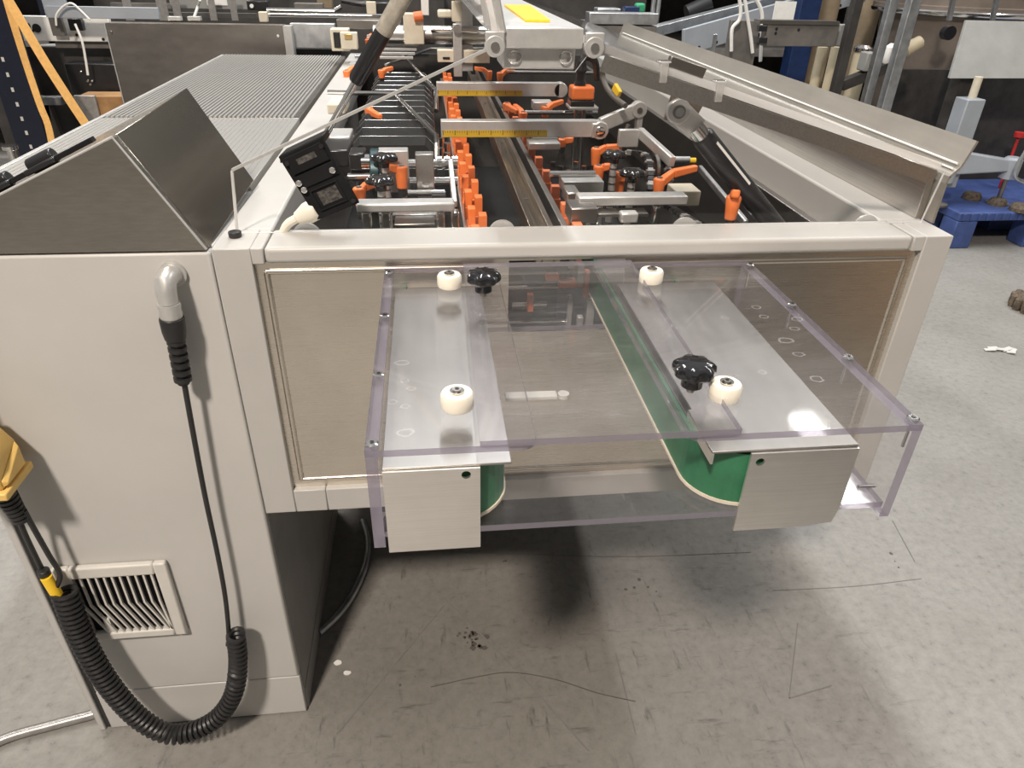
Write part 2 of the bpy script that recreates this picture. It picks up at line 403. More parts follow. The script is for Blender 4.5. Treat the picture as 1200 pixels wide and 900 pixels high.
# vent with chevron louvres
vent = MB()
x0, x1, z0, z1 = -.349, -.171, .266, .439
ix0, ix1, iz0, iz1 = -.322, -.191, .283, .415
vent.box((x0, -.012, z0), (ix0, -.0005, z1)); vent.box((ix1, -.012, z0), (x1, -.0005, z1))
vent.box((ix0, -.012, z0), (ix1, -.0005, iz0)); vent.box((ix0, -.012, iz1), (ix1, -.0005, z1))
ve = vent.build('vent_grille', M['vent'], cab, .003)
MB().box((ix0, -.0015, iz0), (ix1, -.0008, iz1)).build('filter_mat', M['black_matt'], ve)
zm = iz0 + (iz1 - iz0)*.52
for k in range(11):
    xa = ix0 - .001 + (ix1 - ix0) * k / 10.6
    # upper half upright, lower half leaning to the right, as in the moulded chevron
    b = MB()
    if xa > ix0 + .002:
        b.hexa([V((xa, -.011, zm)), V((xa+.0032, -.011, zm)), V((xa+.0032, -.007, zm)), V((xa, -.007, zm))],
               [V((xa, -.011, iz1)), V((xa+.0032, -.011, iz1)), V((xa+.0032, -.007, iz1)), V((xa, -.007, iz1))])
    xs = min(xa + .024, ix1 - .0032)
    if xa < ix1 - .006:
        b.hexa([V((xs, -.011, iz0)), V((xs+.0032, -.011, iz0)), V((xs+.0032, -.007, iz0)), V((xs, -.007, iz0))],
               [V((xa, -.011, zm)), V((xa+.0032, -.011, zm)), V((xa+.0032, -.007, zm)), V((xa, -.007, zm))])
    if b.v: b.build('louvre', M['vent'], ve, smooth=False)
MB().box((ix0+.022, -.009, iz0), (ix0+.032, -.002, iz0+.032)).build('filter_tab', M['vent'], ve)

# hood on top of the cabinet
hood = thing('cabinet_hood', (-.2, .13, .968), 'dark brushed stainless hood with a sloped face on top of the cabinet', 'hood')
prof = [(-.004, .9685), (-.083, 1.108), (-.385, .9695), (-.385, .9685)]
MB().prism(prof, 'y', .0, .0130).build('front_panel', M['steel_hood'], hood, .0028)
MB().hexa([V((-.0035, .0131, .9685)), V((-.0075, .0131, .9685)), V((-.0865, .0131, 1.1075)), V((-.0825, .0131, 1.1095))],
          [V((.0045, .272, .984)), V((.0005, .272, .984)), V((-.0735, .272, 1.1195)), V((-.0695, .272, 1.1215))]).build('sloped_panel', M['steel_slope'], hood, .0008)
MB().hexa([V((-.0835, .0131, 1.109)), V((-.087, .0131, 1.106)), V((-.385, .0131, .9685)), V((-.385, .0131, .9715))],
          [V((-.070, .272, 1.1205)), V((-.0735, .272, 1.1175)), V((-.385, .272, .9685)), V((-.385, .272, .9715))]).build('lid', M['steel_x'], hood, .0008)
MB().prism([(.0, .9685), (-.0715, 1.117), (-.385, .9685)], 'y', .268, .2715).build('rear_panel', M['steel_hood'], hood)
MB().tube([(-.0045, .0015, .9695), (-.0835, .0015, 1.1085), (-.385, .0015, .9700)], .0019, 8).build('edge_highlight', M['alu'], hood)  # bright tube added to stand in for the highlight along the bends
sl = V((-.302, 0, -.139)).normalized(); nrm = V((-sl.z, 0, sl.x)); nrm = nrm if nrm.z > 0 else -nrm
def onlid(t, y, h): return V((-.083, 0, 1.112)) + sl*t + V((0, y, 0)) + nrm*h
MB().bar(onlid(.030, .018, .004), onlid(.33, .018, .004), .012, .006, nrm).build('hinge_strip', M['black_matt'], hood, .001)
for t in (.085, .150, .215):
    b = MB().cyl(onlid(t, .024, .008), onlid(t+.035, .024, .008), .0095, n=14)
    b.bar(onlid(t-.004, .018, .004), onlid(t+.039, .018, .004), .020, .007, nrm); b.build('hinge', M['black'], hood, .002)
MB().bar(onlid(.235, .05, .010), onlid(.32, .05, .010), .022, .018, nrm).build('red_handle', M['orange_dull'], hood, .003)

# ================================================================== RIBBED TABLE behind the hood
tab = thing('ribbed_side_table', (-.23, 1.2, .94), 'long silver ribbed tabletop behind the stainless hood, left of the frame', 'table')
MB().box((-.445, .275, .935), (-.0105, .861, .9675)).build('near_plate', M['alu_rib'], tab, .001)
MB().box((-.445, .863, .935), (-.0105, 2.03, .9675)).build('far_plate', M['steel_dark'], tab, .001)
b = MB()
for k in range(41):
    x = -.437 + k*.0102; b.box((x, .865, .9675), (x+.0050, 2.02, .9710))
tag(b.build('rib_rows', M['alu_rib'], tab, smooth=False), kind='stuff')
b = MB()
for k in range(41):
    x = -.437 + k*.0102; b.box((x, .28, .9675), (x+.0050, .859, .9685))
tag(b.build('shallow_rib_rows', M['alu_rib'], tab, smooth=False), kind='stuff')
MB().box((-.455, .275, .90), (-.4455, 2.03, .969)).build('edge_strip', M['alu'], tab, .001)
for y in (.6, 1.6):
    MB().box((-.43, y, 0), (-.39, y+.04, .935)).build('leg', M['paint_dark'], tab)

# ================================================================== MACHINE FRAME
fr = thing('machine_frame', (.515, 1.0, 0), 'light grey box frame of the machine with brushed steel front panel', 'machine')
ZT = .970; ZB = .5226
MB().box((.001, 0, ZB), (.0495, .075, ZT)).build('corner_post', M['paint_frame'], fr, .0018)
MB().box((.0496, .0, .9475), (.0655, .075, ZT)).build('corner_block', M['paint_frame'], fr, .0018)
MB().box((.0662, .0, .9475), (.969, .075, ZT)).build('front_top_beam', M['paint_frame'], fr, .006, seg=4)
MB().box((.9697, 0, .9475), (.9875, .075, ZT)).build('corner_block', M['paint_frame'], fr, .0018)
MB().box((.9876, 0, ZB), (1.030, .075, ZT)).build('corner_post', M['paint_frame'], fr, .0018)
MB().box((.1, .0, ZB), (.9875, .075, .5665)).build('front_bottom_beam', M['paint_frame'], fr, .0018)
MB().box((.0496, .0, ZB), (.0994, .075, .5665)).build('corner_block', M['paint_frame'], fr, .0018)
MB().box((.001, .0755, .9), (.0652, 2.1, ZT)).build('left_top_beam', M['paint_frame'], fr, .004)
MB().box((.960, .0755, .9), (1.030, 2.1, ZT)).build('right_top_beam', M['paint_frame'], fr, .004)
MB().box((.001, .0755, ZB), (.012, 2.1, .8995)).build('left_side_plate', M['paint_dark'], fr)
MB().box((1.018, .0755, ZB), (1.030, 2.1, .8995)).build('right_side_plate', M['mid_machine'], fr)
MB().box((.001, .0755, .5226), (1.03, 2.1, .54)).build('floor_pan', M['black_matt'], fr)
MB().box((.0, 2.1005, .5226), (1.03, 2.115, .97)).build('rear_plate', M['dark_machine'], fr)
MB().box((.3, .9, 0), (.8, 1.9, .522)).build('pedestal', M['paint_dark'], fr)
# recessed brushed panel with a pressed border and the opening for the belts
b = MB()
X0, X1, Z0, Z1 = .0497, .9874, .5667, .9474
ox0, ox1, oz0, oz1 = .388, .553, .832, .942
for lo, hi in (((X0, Z0), (ox0, Z1)), ((ox1, Z0), (X1, Z1)), ((ox0, Z0), (ox1, oz0)), ((ox0, oz1), (ox1, Z1))):
    b.box((lo[0], .010, lo[1]), (hi[0], .014, hi[1]))
pn = b.build('front_panel', M['steel_x'], fr, smooth=False)
for a, c in (((X0+.014, Z0+.014), (X1-.014, Z0+.014)), ((X0+.014, Z1-.014), (ox0-.012, Z1-.014)), ((ox1+.012, Z1-.014), (X1-.014, Z1-.014)),
             ((X0+.014, Z0+.014), (X0+.014, Z1-.014)), ((X1-.014, Z0+.014), (X1-.014, Z1-.014))):
    MB().cyl((a[0], .0115, a[1]), (c[0], .0115, c[1]), .0045, n=12).build('pressed_bead', M['steel_x'], pn)
# inner side rail steps at the right
MB().box((.905, .0755, .885), (.9595, 2.1, .9)).build('inner_ledge', M['steel_y'], fr, .002)
MB().box((.890, .0755, .80), (.9045, 2.1, .945)).build('inner_side_wall', M['steel_dark'], fr, .001)
MB().box((1.0185, .078, .9702), (1.0295, 2.1, 1.045)).build('upper_side_plate', M['steel_y'], fr, .001)
MB().cyl((.0105+.012, .045, .9702), (.0225, .045, .978), .0085, n=14).build('rubber_stop', M['rubber'], fr, .001)

# the folded gutter profile along the right edge
gut = thing('folded_rail_profile', (1.07, 1.0, .972), 'long folded stainless rail with outward lip along the right edge', 'rail')
pts = [(1.0312, .9702), (1.0312, 1.030), (1.0335, 1.040), (1.040, 1.0475), (1.0455, 1.0530), (1.0485, 1.0610), (1.0575, 1.0900)]
b = MB(); q = pts + [(x+.0045, z-.0025) for x, z in reversed(pts)]
for (a, c) in zip(pts[:-1], pts[1:]):
    n_ = V((c[1]-a[1], -(c[0]-a[0]), 0)).normalized() * .0035
    b.prism([a, c, (c[0]+n_.x, c[1]+n_.y), (a[0]+n_.x, a[1]+n_.y)], 'y', .055, 2.1)
b.build('folded_sheet', M['lip'], gut)
for (x, z) in ((1.0395, 1.0495), (1.0435, 1.0570)):
    MB().cyl((x, .06, z), (x, 2.05, z), .0016, n=8).build('seal_strip', M['white'], gut)

# ================================================================== CLEAR GUARD BOX at the front
gd = thing('clear_guard_box', (.476, -.2, .84), 'clear plastic guard box with purple edges on the machine front', 'guard')
CP = [M['clear'], M['clear_edge']]; CB = [M['clear_bridge'], M['clear_edge']]
MB().slab((.2200, -.41, .8285), (.2305, -.001, .9323), 'x').build('left_side_plate', CP, gd, smooth=False)
MB().slab((.7180, -.41, .8285), (.7275, -.001, .9323), 'x').build('right_side_plate', CP, gd, smooth=False)
MB().slab((.2306, -.408, .8392), (.7179, -.001, .8462), 'z').build('bottom_plate', CP, gd, smooth=False)
def plate(poly, z0, z1, name, mats):
    b = MB(); b.prism(poly, 'z', z0, z1)
    b.m = [0, 0] + [1]*(len(b.f) - 2)
    return b.build(name, mats, gd, smooth=False)
plate([(.2200, -.001), (.2200, -.41), (.3550, -.41)] + arc((.3550, -.396), .014, -90, 0, 5) + [(.369, -.001)], .9325, .9395, 'left_top_plate', CP)
plate([(.7275, -.41), (.7275, -.001), (.5035, -.001)] + arc((.5175, -.396), .014, 180, 270, 5), .9325, .9395, 'right_top_plate', CP)
plate([(.318, -.413), (.5505, -.413), (.5545, -.008), (.324, -.008)], .9397, .9466, 'bridge_plate', CB)
for y in (-.018, -.148, -.283, -.400):
    for x in (.2260, .7227):
        b = MB().lathe((x, y, .9397), (0,0,1), [(.0058, 0), (.0058, .0012), (.0045, .0022)], 14)
        sc_ = b.build('cap_screw', M['chrome'], gd)
        MB().cyl((x, y, .9418), (x, y, .9423), .0022, n=6).build('socket', M['black'], sc_)
        MB().cyl((x, y, .908), (x, y, .9322), .0017, n=6).build('screw_shank', M['chrome'], sc_)
for x in (.225, .722):
    MB().cyl((x, -.385, .8470), (x + (.012 if x < .5 else -.018), -.385, .8475), .002, n=8).build('edge_screw', M['chrome'], gd)
# white nylon spacers with a screw in the middle
def spacer(x, y, name='nylon_spacer'):
    b = MB().lathe((x, y, .9398), (0,0,1), [(.0145, 0), (.0155, .002), (.0155, .0135), (.0138, .0160)], 26)
    s_ = b.build(name, M['nylon'], gd)
    MB().lathe((x, y, .9570), (0,0,1), [(.0068, 0), (.0068, .0008)], 18).build('washer', M['chrome'], s_)
    MB().cyl((x, y, .9579), (x, y, .9595), .0044, n=14).build('screw_head', M['steel_dark'], s_)
    MB().cyl((x, y, .9596), (x, y, .9599), .0020, n=6).build('socket', M['black'], s_)
for (x, y) in ((.3015, -.347), (.5585, -.350), (.304, -.066), (.5665, -.066)): spacer(x, y)
# black star grips
def star(x, y, z, parent, R=.0205, h=.014, neck=.0105, nh=.012, lobes=7, name='star_grip', amp=.07):
    b = MB().lathe((x, y, z), (0,0,1), [(neck, 0), (neck, nh)], 20)
    k = b.build(name, M['phenolic'], parent)
    b = MB().lathe((x, y, z+nh), (0,0,1), [(R*.84, 0), (R*.97, h*.18), (R, h*.45), (R*.96, h*.72), (R*.80, h*.93), (R*.45, h), (R*.1, h*1.01)], 70, lobes=lobes, amp=amp)
    b.build('star_head', M['phenolic'], k)
    return k
star(.3445, -.099, .9467, gd); star(.5295, -.337, .9467, gd)
MB().cyl((.3445, -.099, .9400), (.3445, -.099, .9468), .004, n=10).build('grip_stud', M['steel_dark'], gd)
MB().cyl((.5295, -.337, .9400), (.5295, -.337, .9468), .004, n=10).build('grip_stud', M['steel_dark'], gd)
# the small clear bar lying on the bottom plate
p0 = P(580, 468, 'z', .8468); p1 = P(660, 465, 'z', .8468)
b = MB().bar(p0 + V((.012, 0, .003)), p1 + V((-.008, 0, .003)), .014, .005); sb = b.build('pale_stop_bar', M['cable'], gd, .001)
for p in (p0, p1): MB().cyl(p, p + V((0, 0, .005)), .007, n=16).build('bar_screw', M['cable'], sb)

# ================================================================== GREEN SIDE BELTS under the guard
def belt(name, cx, sgn, label):
    """vertical-faced belt round an upright front pulley; sgn = +1 when the working face looks to the left"""
    r = .052; yf = -.350; t = .004; zb0, zb1 = .8475, .908
    th = thing(name, (cx, -.2, .845), label, 'conveyor belt', 'green side belts under the clear guard')
    out = [(cx - r, .25)] + arc((cx, yf), r, 180, 360, 18) + [(cx + r, .25)]
    inn = [(cx - r + t, .25)] + arc((cx, yf), r - t, 180, 360, 18) + [(cx + r - t, .25)]
    n = len(out); b = MB()
    for i in range(n - 1):
        q = [out[i], out[i+1], inn[i+1], inn[i]]
        k = len(b.f)
        b.add([(*p, zb0) for p in q] + [(*p, zb1) for p in q], [(0,1,5,4)], 0)
        b.add([(*p, zb0) for p in q] + [(*p, zb1) for p in q], [(3,2,1,0)], 1); b.add([(*p, zb0) for p in q] + [(*p, zb1) for p in q], [(4,5,6,7), (2,3,7,6)], 0)
        e2 = [(x + (x-cx)*.03, y + (y-yf)*.03*(y < yf), 0) for x, y in q]; b.add([(e[0], e[1], zb0-.0003) for e in e2] + [(e[0], e[1], zb0+.0030) for e in e2], [(0,1,5,4), (3,2,1,0), (4,5,6,7)], 1)
    o = b.build('belt_loop', [M['belt'], M['belt_edge']], th)
    b = MB().cyl((cx, yf, zb0 - .001), (cx, yf, zb1 + .001), r - t - .001, n=28); b.build('pulley', M['rust'] if sgn < 0 else M['steel_dark'], th)
    MB().box((cx - r + t + .002, yf, zb0 + .002), (cx + r - t - .002, .22, zb1 - .002)).build('belt_bed', M['steel_dark'], th)
    return th
belt('green_belt_conveyor', .294, -1, 'green belt rounding its pulley beside the left steel cover')
belt('green_belt_conveyor', .5790, 1, 'long green belt running back under the clear bridge plate, right')
# bent steel covers over the pulleys
cl = thing('pulley_cover', (.28, -.3, .83), 'squarish brushed steel cover plate at the left front of the guard', 'cover', 'steel pulley covers')
def cover_front(x0, x1, z0, z1, hx, hz, hr, chamfer):
    """front plate with a round hole: a ring of quads from the hole to the outline"""
    yA, yB = -.4085, -.4060; N = 32; ang = [2*math.pi*i/N for i in range(N)]
    hole = [(hx + hr*math.cos(a), hz + hr*math.sin(a)) for a in ang]
    outl = []
    for a in ang:
        dx, dz = math.cos(a), math.sin(a)
        tx = ((x1 - hx) if dx > 0 else (x0 - hx)) / dx if abs(dx) > 1e-6 else 1e9
        tz = ((z1 - hz) if dz > 0 else (z0 - hz)) / dz if abs(dz) > 1e-6 else 1e9
        t = min(tx, tz); outl.append([hx + dx*t, hz + dz*t])
    for c in ((x0, z0), (x1, z0), (x1, z1), (x0, z1)):
        j = min(range(N), key=lambda i: (outl[i][0]-c[0])**2 + (outl[i][1]-c[1])**2); outl[j] = list(c)
        if chamfer and c == chamfer:
            outl[j] = [c[0] - math.copysign(.004, c[0]-hx), c[1] + .004]
    b = MB(); vs = [(p[0], yA, p[1]) for p in hole] + [(p[0], yA, p[1]) for p in outl] + [(p[0], yB, p[1]) for p in hole] + [(p[0], yB, p[1]) for p in outl]
    fs = []
    for i in range(N):
        k = (i+1) % N
        fs += [(i, k, N+k, N+i), (2*N+i, 3*N+i, 3*N+k, 2*N+k), (i, 2*N+i, 2*N+k, k), (N+i, N+k, 3*N+k, 3*N+i)]
    return b.add(vs, fs)
cover_front(.2330, .3185, .820, .9145, .306, .9075, .0042, None).build('front_plate', M['steel_cover'], cl, smooth=False)
b = MB().prism([(.2330, -.4060), (.2330, -.02), (.3465, -.02), (.3465, -.4060)], 'z', .9147, .9172); b.build('top_plate', M['cover_top'], cl, .0006)
MB().box((.2330, -.4059, .9060), (.2350, -.02, .9146)).build('side_flange', M['steel_cover'], cl)
cr = thing('pulley_cover', (.62, -.3, .83), 'wide brushed steel cover plate at the right front of the guard', 'cover', 'steel pulley covers')
cover_front(.5680, .6730, .820, .9145, .578, .9045, .0042, (.6730, .820)).build('front_plate', M['steel_cover'], cr, smooth=False)
b = MB().prism([(.5310, -.4060), (.6730, -.4060), (.6730, -.02), (.5350, -.02), (.5350, -.335), (.5310, -.335)], 'z', .9147, .9172); b.build('top_plate', M['cover_top'], cr, .0006)
MB().box((.5310, -.4060, .9030), (.5332, -.336, .9146)).build('turned_lip', M['steel_cover'], cr)
MB().box((.6710, -.4059, .83), (.6730, -.02, .9146)).build('side_flange', M['steel_cover'], cr)

# ================================================================== CABLES ON THE CABINET
cd = thing('coiled_control_cable', (-.2, -.03, .3), 'black coiled cable hanging in a loop across the cabinet door', 'cable')
ex, ez = -.055, .930
el = MB(); el.tube([(ex+.004, .0, ez+.008), (ex+.002, -.014, ez+.010), (ex, -.024, ez+.006), (ex, -.029, ez-.004), (ex, -.030, ez-.020)], [.0135,.0135,.0135,.0130,.0120], 18)
e_ = el.build('elbow_connector', M['brass'] if False else M['alu'], cd)
MB().cyl((ex+.004, -.0005, ez+.008), (ex+.004, -.005, ez+.008), .017, n=24).build('flange', M['alu'], e_)
MB().lathe((ex, -.030, ez-.020), (-.03, 0, -1), [(.0135, 0), (.0145, .004), (.0135, .010), (.0145, .016), (.0135, .020)], 20).build('coupling_ring', M['alu'], e_)
d0 = V((ex-.0006, -.030, ez-.040)); dn = V((-.06, 0, -1)).normalized()
MB().lathe(d0, dn, [(.0150, 0), (.0158, .003), (.0150, .020), (.0130, .032)], 20).build('plug_body', M['rubber'], cd, .001)
pr = []
for k in range(6): pr += [(.0118, .032+k*.0115), (.0118, .038+k*.0115), (.0078, .0385+k*.0115), (.0078, .0432+k*.0115)]
MB().lathe(d0, dn, pr, 18).build('strain_relief', M['rubber'], cd)
st = [P(214, 438, 'y', -.03), P(225, 500, 'y', -.030), P(240, 580, 'y', -.030), P(255, 650, 'y', -.030), P(264, 700, 'y', -.031), P(268, 742, 'y', -.034), P(267, 756, 'y', -.036)]
MB().tube(smooth_path(st, 6), .0039, 10).build('straight_cord', M['rubber'], cd)
cp = [P(276, 742, 'y', -.040), P(279, 775, 'y', -.045), P(274, 812, 'y', -.053), P(256, 840, 'y', -.060), P(228, 856, 'y', -.066), P(198, 860, 'y', -.067),
      P(165, 843, 'y', -.063), P(135, 812, 'y', -.056), P(110, 775, 'y', -.049), P(90, 735, 'y', -.042), P(75, 692, 'y', -.036)]
path = smooth_path(cp, 24)
L = [0]
for a, c in zip(path[:-1], path[1:]): L.append(L[-1] + (c - a).length)
turns = 66; N = turns*12; hel = []; j = 0; rad = []
prev = None
for i in range(N + 1):
    s_ = L[-1]*i/N
    while j < len(L) - 2 and L[j+1] < s_: j += 1
    u = (s_ - L[j]) / max(1e-9, L[j+1] - L[j]); p = path[j].lerp(path[j+1], u); t = (path[j+1] - path[j]).normalized()
    bn = V((0, 1, 0)); nn = t.cross(bn).normalized(); bn = nn.cross(t)
    a = 2*math.pi*turns*i/N; R = .0125 + .0040*i/N
    hel.append(p + (nn*math.cos(a) + bn*math.sin(a))*R)
MB().tube(hel, .0043, 6).build('coil', M['rubber'], cd)
end = path[-1]
MB().tube(smooth_path([hel[-1], end + V((-.004, -.004, .016)), P(70, 672, 'y', -.036), P(57, 650, 'y', -.038), P(40, 620, 'y', -.042), P(28, 598, 'y', -.046)], 6), .0040, 10).build('straight_cord', M['rubber'], cd)
MB().tube(smooth_path([P(74, 720, 'y', -.030), P(64, 698, 'y', -.030), P(48, 665, 'y', -.032), P(32, 632, 'y', -.038), P(20, 604, 'y', -.044)], 6), .0040, 10).build('doubled_cord', M['rubber'], cd)
a_, c_ = P(54, 676, 'y', -.041), P(67, 697, 'y', -.041)
MB().cyl(a_, c_, .0085, n=14).build('yellow_tag', M['yellow_tag'], cd)
MB().cyl(P(50, 668, 'y', -.037), P(53, 674, 'y', -.037), .009, n=12).build('cable_clip', M['rubber'], cd, .001)
# pendant at the left edge
pd = thing('pendant_control', (-.35, -.05, .63), 'yellow pendant control box cut off by the left picture edge', 'pendant')
MB().prism([(-.400, .662), (-.309, .662), (-.309, .705), (-.330, .745), (-.400, .745)], 'y', -.085, -.022).build('housing', M['yellow'], pd, .004)
MB().box((-.404, -.092, .650), (-.303, -.016, .6618)).build('base_flange', M['yellow'], pd, .002)
MB().hexa([V((-.3085, -.082, .666)), V((-.3085, -.026, .666)), V((-.3085, -.026, .705)), V((-.3085, -.082, .676))],
          [V((-.303, -.078, .668)), V((-.303, -.030, .668)), V((-.303, -.030, .698)), V((-.303, -.078, .671))]).build('side_ridge', M['yellow'], pd, .001)
q0 = V((-.336, -.050, .6498)); q1 = P(27, 612, 'y', -.045); dd = (q1 - q0); Lh = dd.length
pr = [(.019, 0), (.019, Lh*.12)]
for k in range(8): pr += [(.0155 - k*.0006, Lh*(.14+k*.105)), (.0155 - k*.0006, Lh*(.20+k*.105)), (.0128 - k*.0006, Lh*(.205+k*.105)), (.0128 - k*.0006, Lh*(.235+k*.105))]
MB().lathe(q0, dd, pr, 18).build('strain_relief', M['rubber'], pd)
MB().box((-.375, -.060, .7452), (-.345, -.0005, .87)).build('hanging_hook', M['black'], pd, .004)
# conduits on the floor
tag(MB().tube(smooth_path([P(-60, 905, 'z', .010), P(0, 868, 'z', .010), P(60, 850, 'z', .010), P(112, 836, 'z', .010), P(140, 825, 'z', .010)], 6), .0095, 12).build('floor_conduit', M['conduit']),
    'grey conduit on the floor running left from under the cabinet', 'conduit')
tag(MB().tube(smooth_path([P(374, 742, 'z', .011), P(395, 722, 'z', .011), P(414, 695, 'z', .011), P(428, 662, 'z', .011), P(431, 635, 'z', .011), P(425, 610, 'z', .011)], 6), .0085, 12).build('floor_conduit', M['galv']),
    'curved silver conduit on the floor beside the cabinet foot', 'conduit')

# ================================================================== UPPER GUARDING: centre beam, wings, front panel, gas springs
cb = thing('centre_beam', (.43, 1.0, 1.18), 'silver centre beam with a yellow plate on top, over the rails', 'beam')
MB().box((.3835, .06, 1.2015), (.4815, 2.0, 1.2255)).build('beam_cap', M['alu'], cb, .002)
MB().box((.3825, .075, 1.176), (.4755, .16, 1.2012)).build('clamp_block', M['alu'], cb, .002)
for x in (.397, .463):
    MB().lathe((x, .0749, 1.190), (0,-1,0), [(.0085, 0), (.0085, .003), (.0070, .004)], 24).build('bolt_head', M['chrome'], cb)
q = [P(594, 6, 'z', 1.2262), P(615, 25, 'z', 1.2262), P(645, 25, 'z', 1.2262), P(628, 6, 'z', 1.2262)]
q = [V((.4225, .46, 1.2258)), V((.4175, .135, 1.2258)), V((.4505, .135, 1.2258)), V((.4665, .46, 1.2258))]
MB().hexa(q, [p + V((0, 0, .003)) for p in q]).build('yellow_plate', M['yellow_tag'], cb, smooth=False)
for y in (1.95,):
    MB().box((.40, y, .93), (.46, y+.03, 1.2012)).build('upright', M['alu'], cb)
def eye(x, name):
    b = MB().lathe((x, .050, 1.2045), (0,1,0), [(.0125, 0), (.0125, .012)], 22); b.box((x-.0115, .0510, 1.2100), (x+.0115, .0610, 1.221))
    e = b.build(name, M['alu'], cb, .001)
    MB().lathe((x, .0498, 1.2045), (0,-1,0), [(.0055, 0), (.0055, .002)], 18).build('hinge_pin', M['chrome'], e)
eye(.3700, 'hinge_eye'); eye(.4945, 'hinge_eye')

# fixed clear panel at the front with a sloping bright edge on its left
fp = thing('clear_front_panel', (.3, .06, .97), 'thin clear upright panel with sloping top edge behind the front beam', 'guard')
poly = [(.022, .9702), (.030, 1.054), (.368, 1.203), (.385, 1.176), (.474, 1.176), (.492, 1.200), (1.028, 1.046), (1.017, .9702)]
def panel(poly, y0, y1):
    b = MB().prism(poly, 'y', y0, y1); b.m = [0, 0] + [1]*(len(b.f)-2); return b
panel(poly, .0585, .0625).build('pane', [M['clear_thin'], M['clear_edge_light']], fp, smooth=False)
MB().bar((.030, .0605, 1.0548), (.368, .0605, 1.2035), .0055, .0035).build('edge_trim', M['alu'], fp)
MB().bar((.0215, .0605, .9705), (.0295, .0605, 1.0535), .0035, .0030, (0,1,0)).build('edge_trim', M['clear_edge_light'], fp)

# right wing, closed: a clear pane sloping from the beam to the folded rail
wr = thing('right_clear_wing', (.77, .5, 1.1), 'sloping clear guard wing with thick bright edge, right of centre beam', 'guard')
A0, A1 = V((.498, .062, 1.2010)), V((1.020, .062, 1.0480)); ys = V((0, 1.9, 0)); up_ = V((.0025, 0, .0095))
b = MB().hexa([A0, A1, A1 + ys, A0 + ys], [A0 + up_, A1 + up_, A1 + up_ + ys, A0 + up_ + ys]); b.m = [0, 0, 2, 1, 1, 1]
b.build('pane', [clear('clear_wing_plastic', (.93,.92,.91), .07, (.5,.48,.46), 1.0), M['clear_edge_light'], M['clip']], wr, smooth=False)
def alongA(t): return A0.lerp(A1, t)
for t in (.175, .325):
    p = alongA(t) + V((0, -.001, .002))
    b = MB().box((p.x-.005, p.y-.006, p.z-.013), (p.x+.005, p.y-.0005, p.z+.012)); b.box((p.x-.008, p.y-.006, p.z+.0105), (p.x+.008, p.y+.012, p.z+.0130))
    b.build('edge_clip', M['clip'], wr, .0015)
b = MB().bar(alongA(.195) + V((0, .015, .016)), alongA(.29) + V((0, .015, .016)), .012, .014); b.build('magnet_strip', M['steel_dark'], wr, .001)
b = MB().bar(alongA(.02) + V((0, -.002, -.012)), alongA(.985) + V((0, -.002, -.012)), .004, .020, (0, 0, 1)); b.build('edge_frame', M['steel_y'], wr)
p = P(808, 105, 'y', .10)
MB().hexa([p + V((-.020, 0, .012)), p + V((.032, 0, .000)), p + V((.032, .006, .000)), p + V((-.020, .006, .012))],
          [p + V((-.030, 0, -.040)), p + V((.012, 0, -.046)), p + V((.012, .006, -.046)), p + V((-.030, .006, -.040))]).build('spring_bracket', M['brown_steel'], wr, .001)

# left wing, raised: seen nearly edge on
wl = thing('left_clear_wing', (.36, .5, 1.21), 'raised clear guard wing standing on edge left of centre beam', 'guard')
B0 = V((.368, .062, 1.214)); B1 = B0 + V((-.085, 0, .45))
b = MB().hexa([B0, B1, B1 + ys, B0 + ys], [B0 + V((.010, 0, .002)), B1 + V((.010, 0, .002)), B1 + ys + V((.010, 0, .002)), B0 + ys + V((.010, 0, .002))]); b.m = [0, 0, 1, 1, 1, 1]
b.build('pane', [M['clear_thin'], M['clear_edge_light']], wl, smooth=False)
MB().bar(B0 + V((.012, .004, .004)), B0 + V((-.004, .004, .075)), .010, .020, (0, 1, 0)).build('hinge_leaf', M['alu'], wl, .002)
MB().bar(B0 + V((-.006, .010, .012)), B1 + V((-.012, .010, 0)), .006, .010, (0, 1, 0)).build('edge_frame', M['alu'], wl)

# gas springs
def gas_spring(name, label, a, b_, split, r, eye_at_a=True):
    """a: rod end, b_: cylinder end"""
    a = V(a); b_ = V(b_); d = (b_ - a); t = thing(name, a, label, 'gas spring', 'gas springs of the guard wings')
    s_ = a + d*split
    MB().cyl(a, s_, r*.42, n=14).build('rod', M['chrome'], t)
    MB().lathe(s_, d, [(r*.8, -.002), (r, .003), (r, (b_-s_).length)], 24).build('cylinder', M['black'], t)
    return t, s_, d.normalized()
a, c = P(800, 140, 'y', .10), P(935, 300, 'y', .10)
a = P(815, 150, 'y', .105); c = a + (P(905, 262, 'y', .145) - a)*1.25
t, s_, dn = gas_spring('gas_spring', 'fat black gas spring with white label slanting down inside the right wing', a, c, .06, .0165)
pin = P(794, 130, 'y', .10)
b = MB().lathe(pin + V((0, -.007, 0)), (0,1,0), [(.017, 0), (.017, .010)], 26)
b.bar(pin + V((0, -.002, 0)), a + dn*.002, .010, .032, V((dn.z, 0, -dn.x)))
ey = b.build('clevis', M['alu'], t, .0015)
MB().lathe(pin + V((0, -.0072, 0)), (0,-1,0), [(.009, 0), (.009, .0015)], 22).build('clevis_ring', M['steel_dark'], ey)
MB().lathe(pin + V((0, -.0089, 0)), (0,-1,0), [(.0062, 0), (.0062, .0015)], 22).build('clevis_pin', M['chrome'], ey)
MB().cyl(a - dn*.004, a + dn*.018, .0125, n=18).build('neck', M['chrome'], t)
la, lc = P(845, 168, 'y', .09), P(888, 220, 'y', .115)
side = V((RIGHT - dn*RIGHT.dot(dn))).normalized()
ctr = lambda k: s_ + dn*k
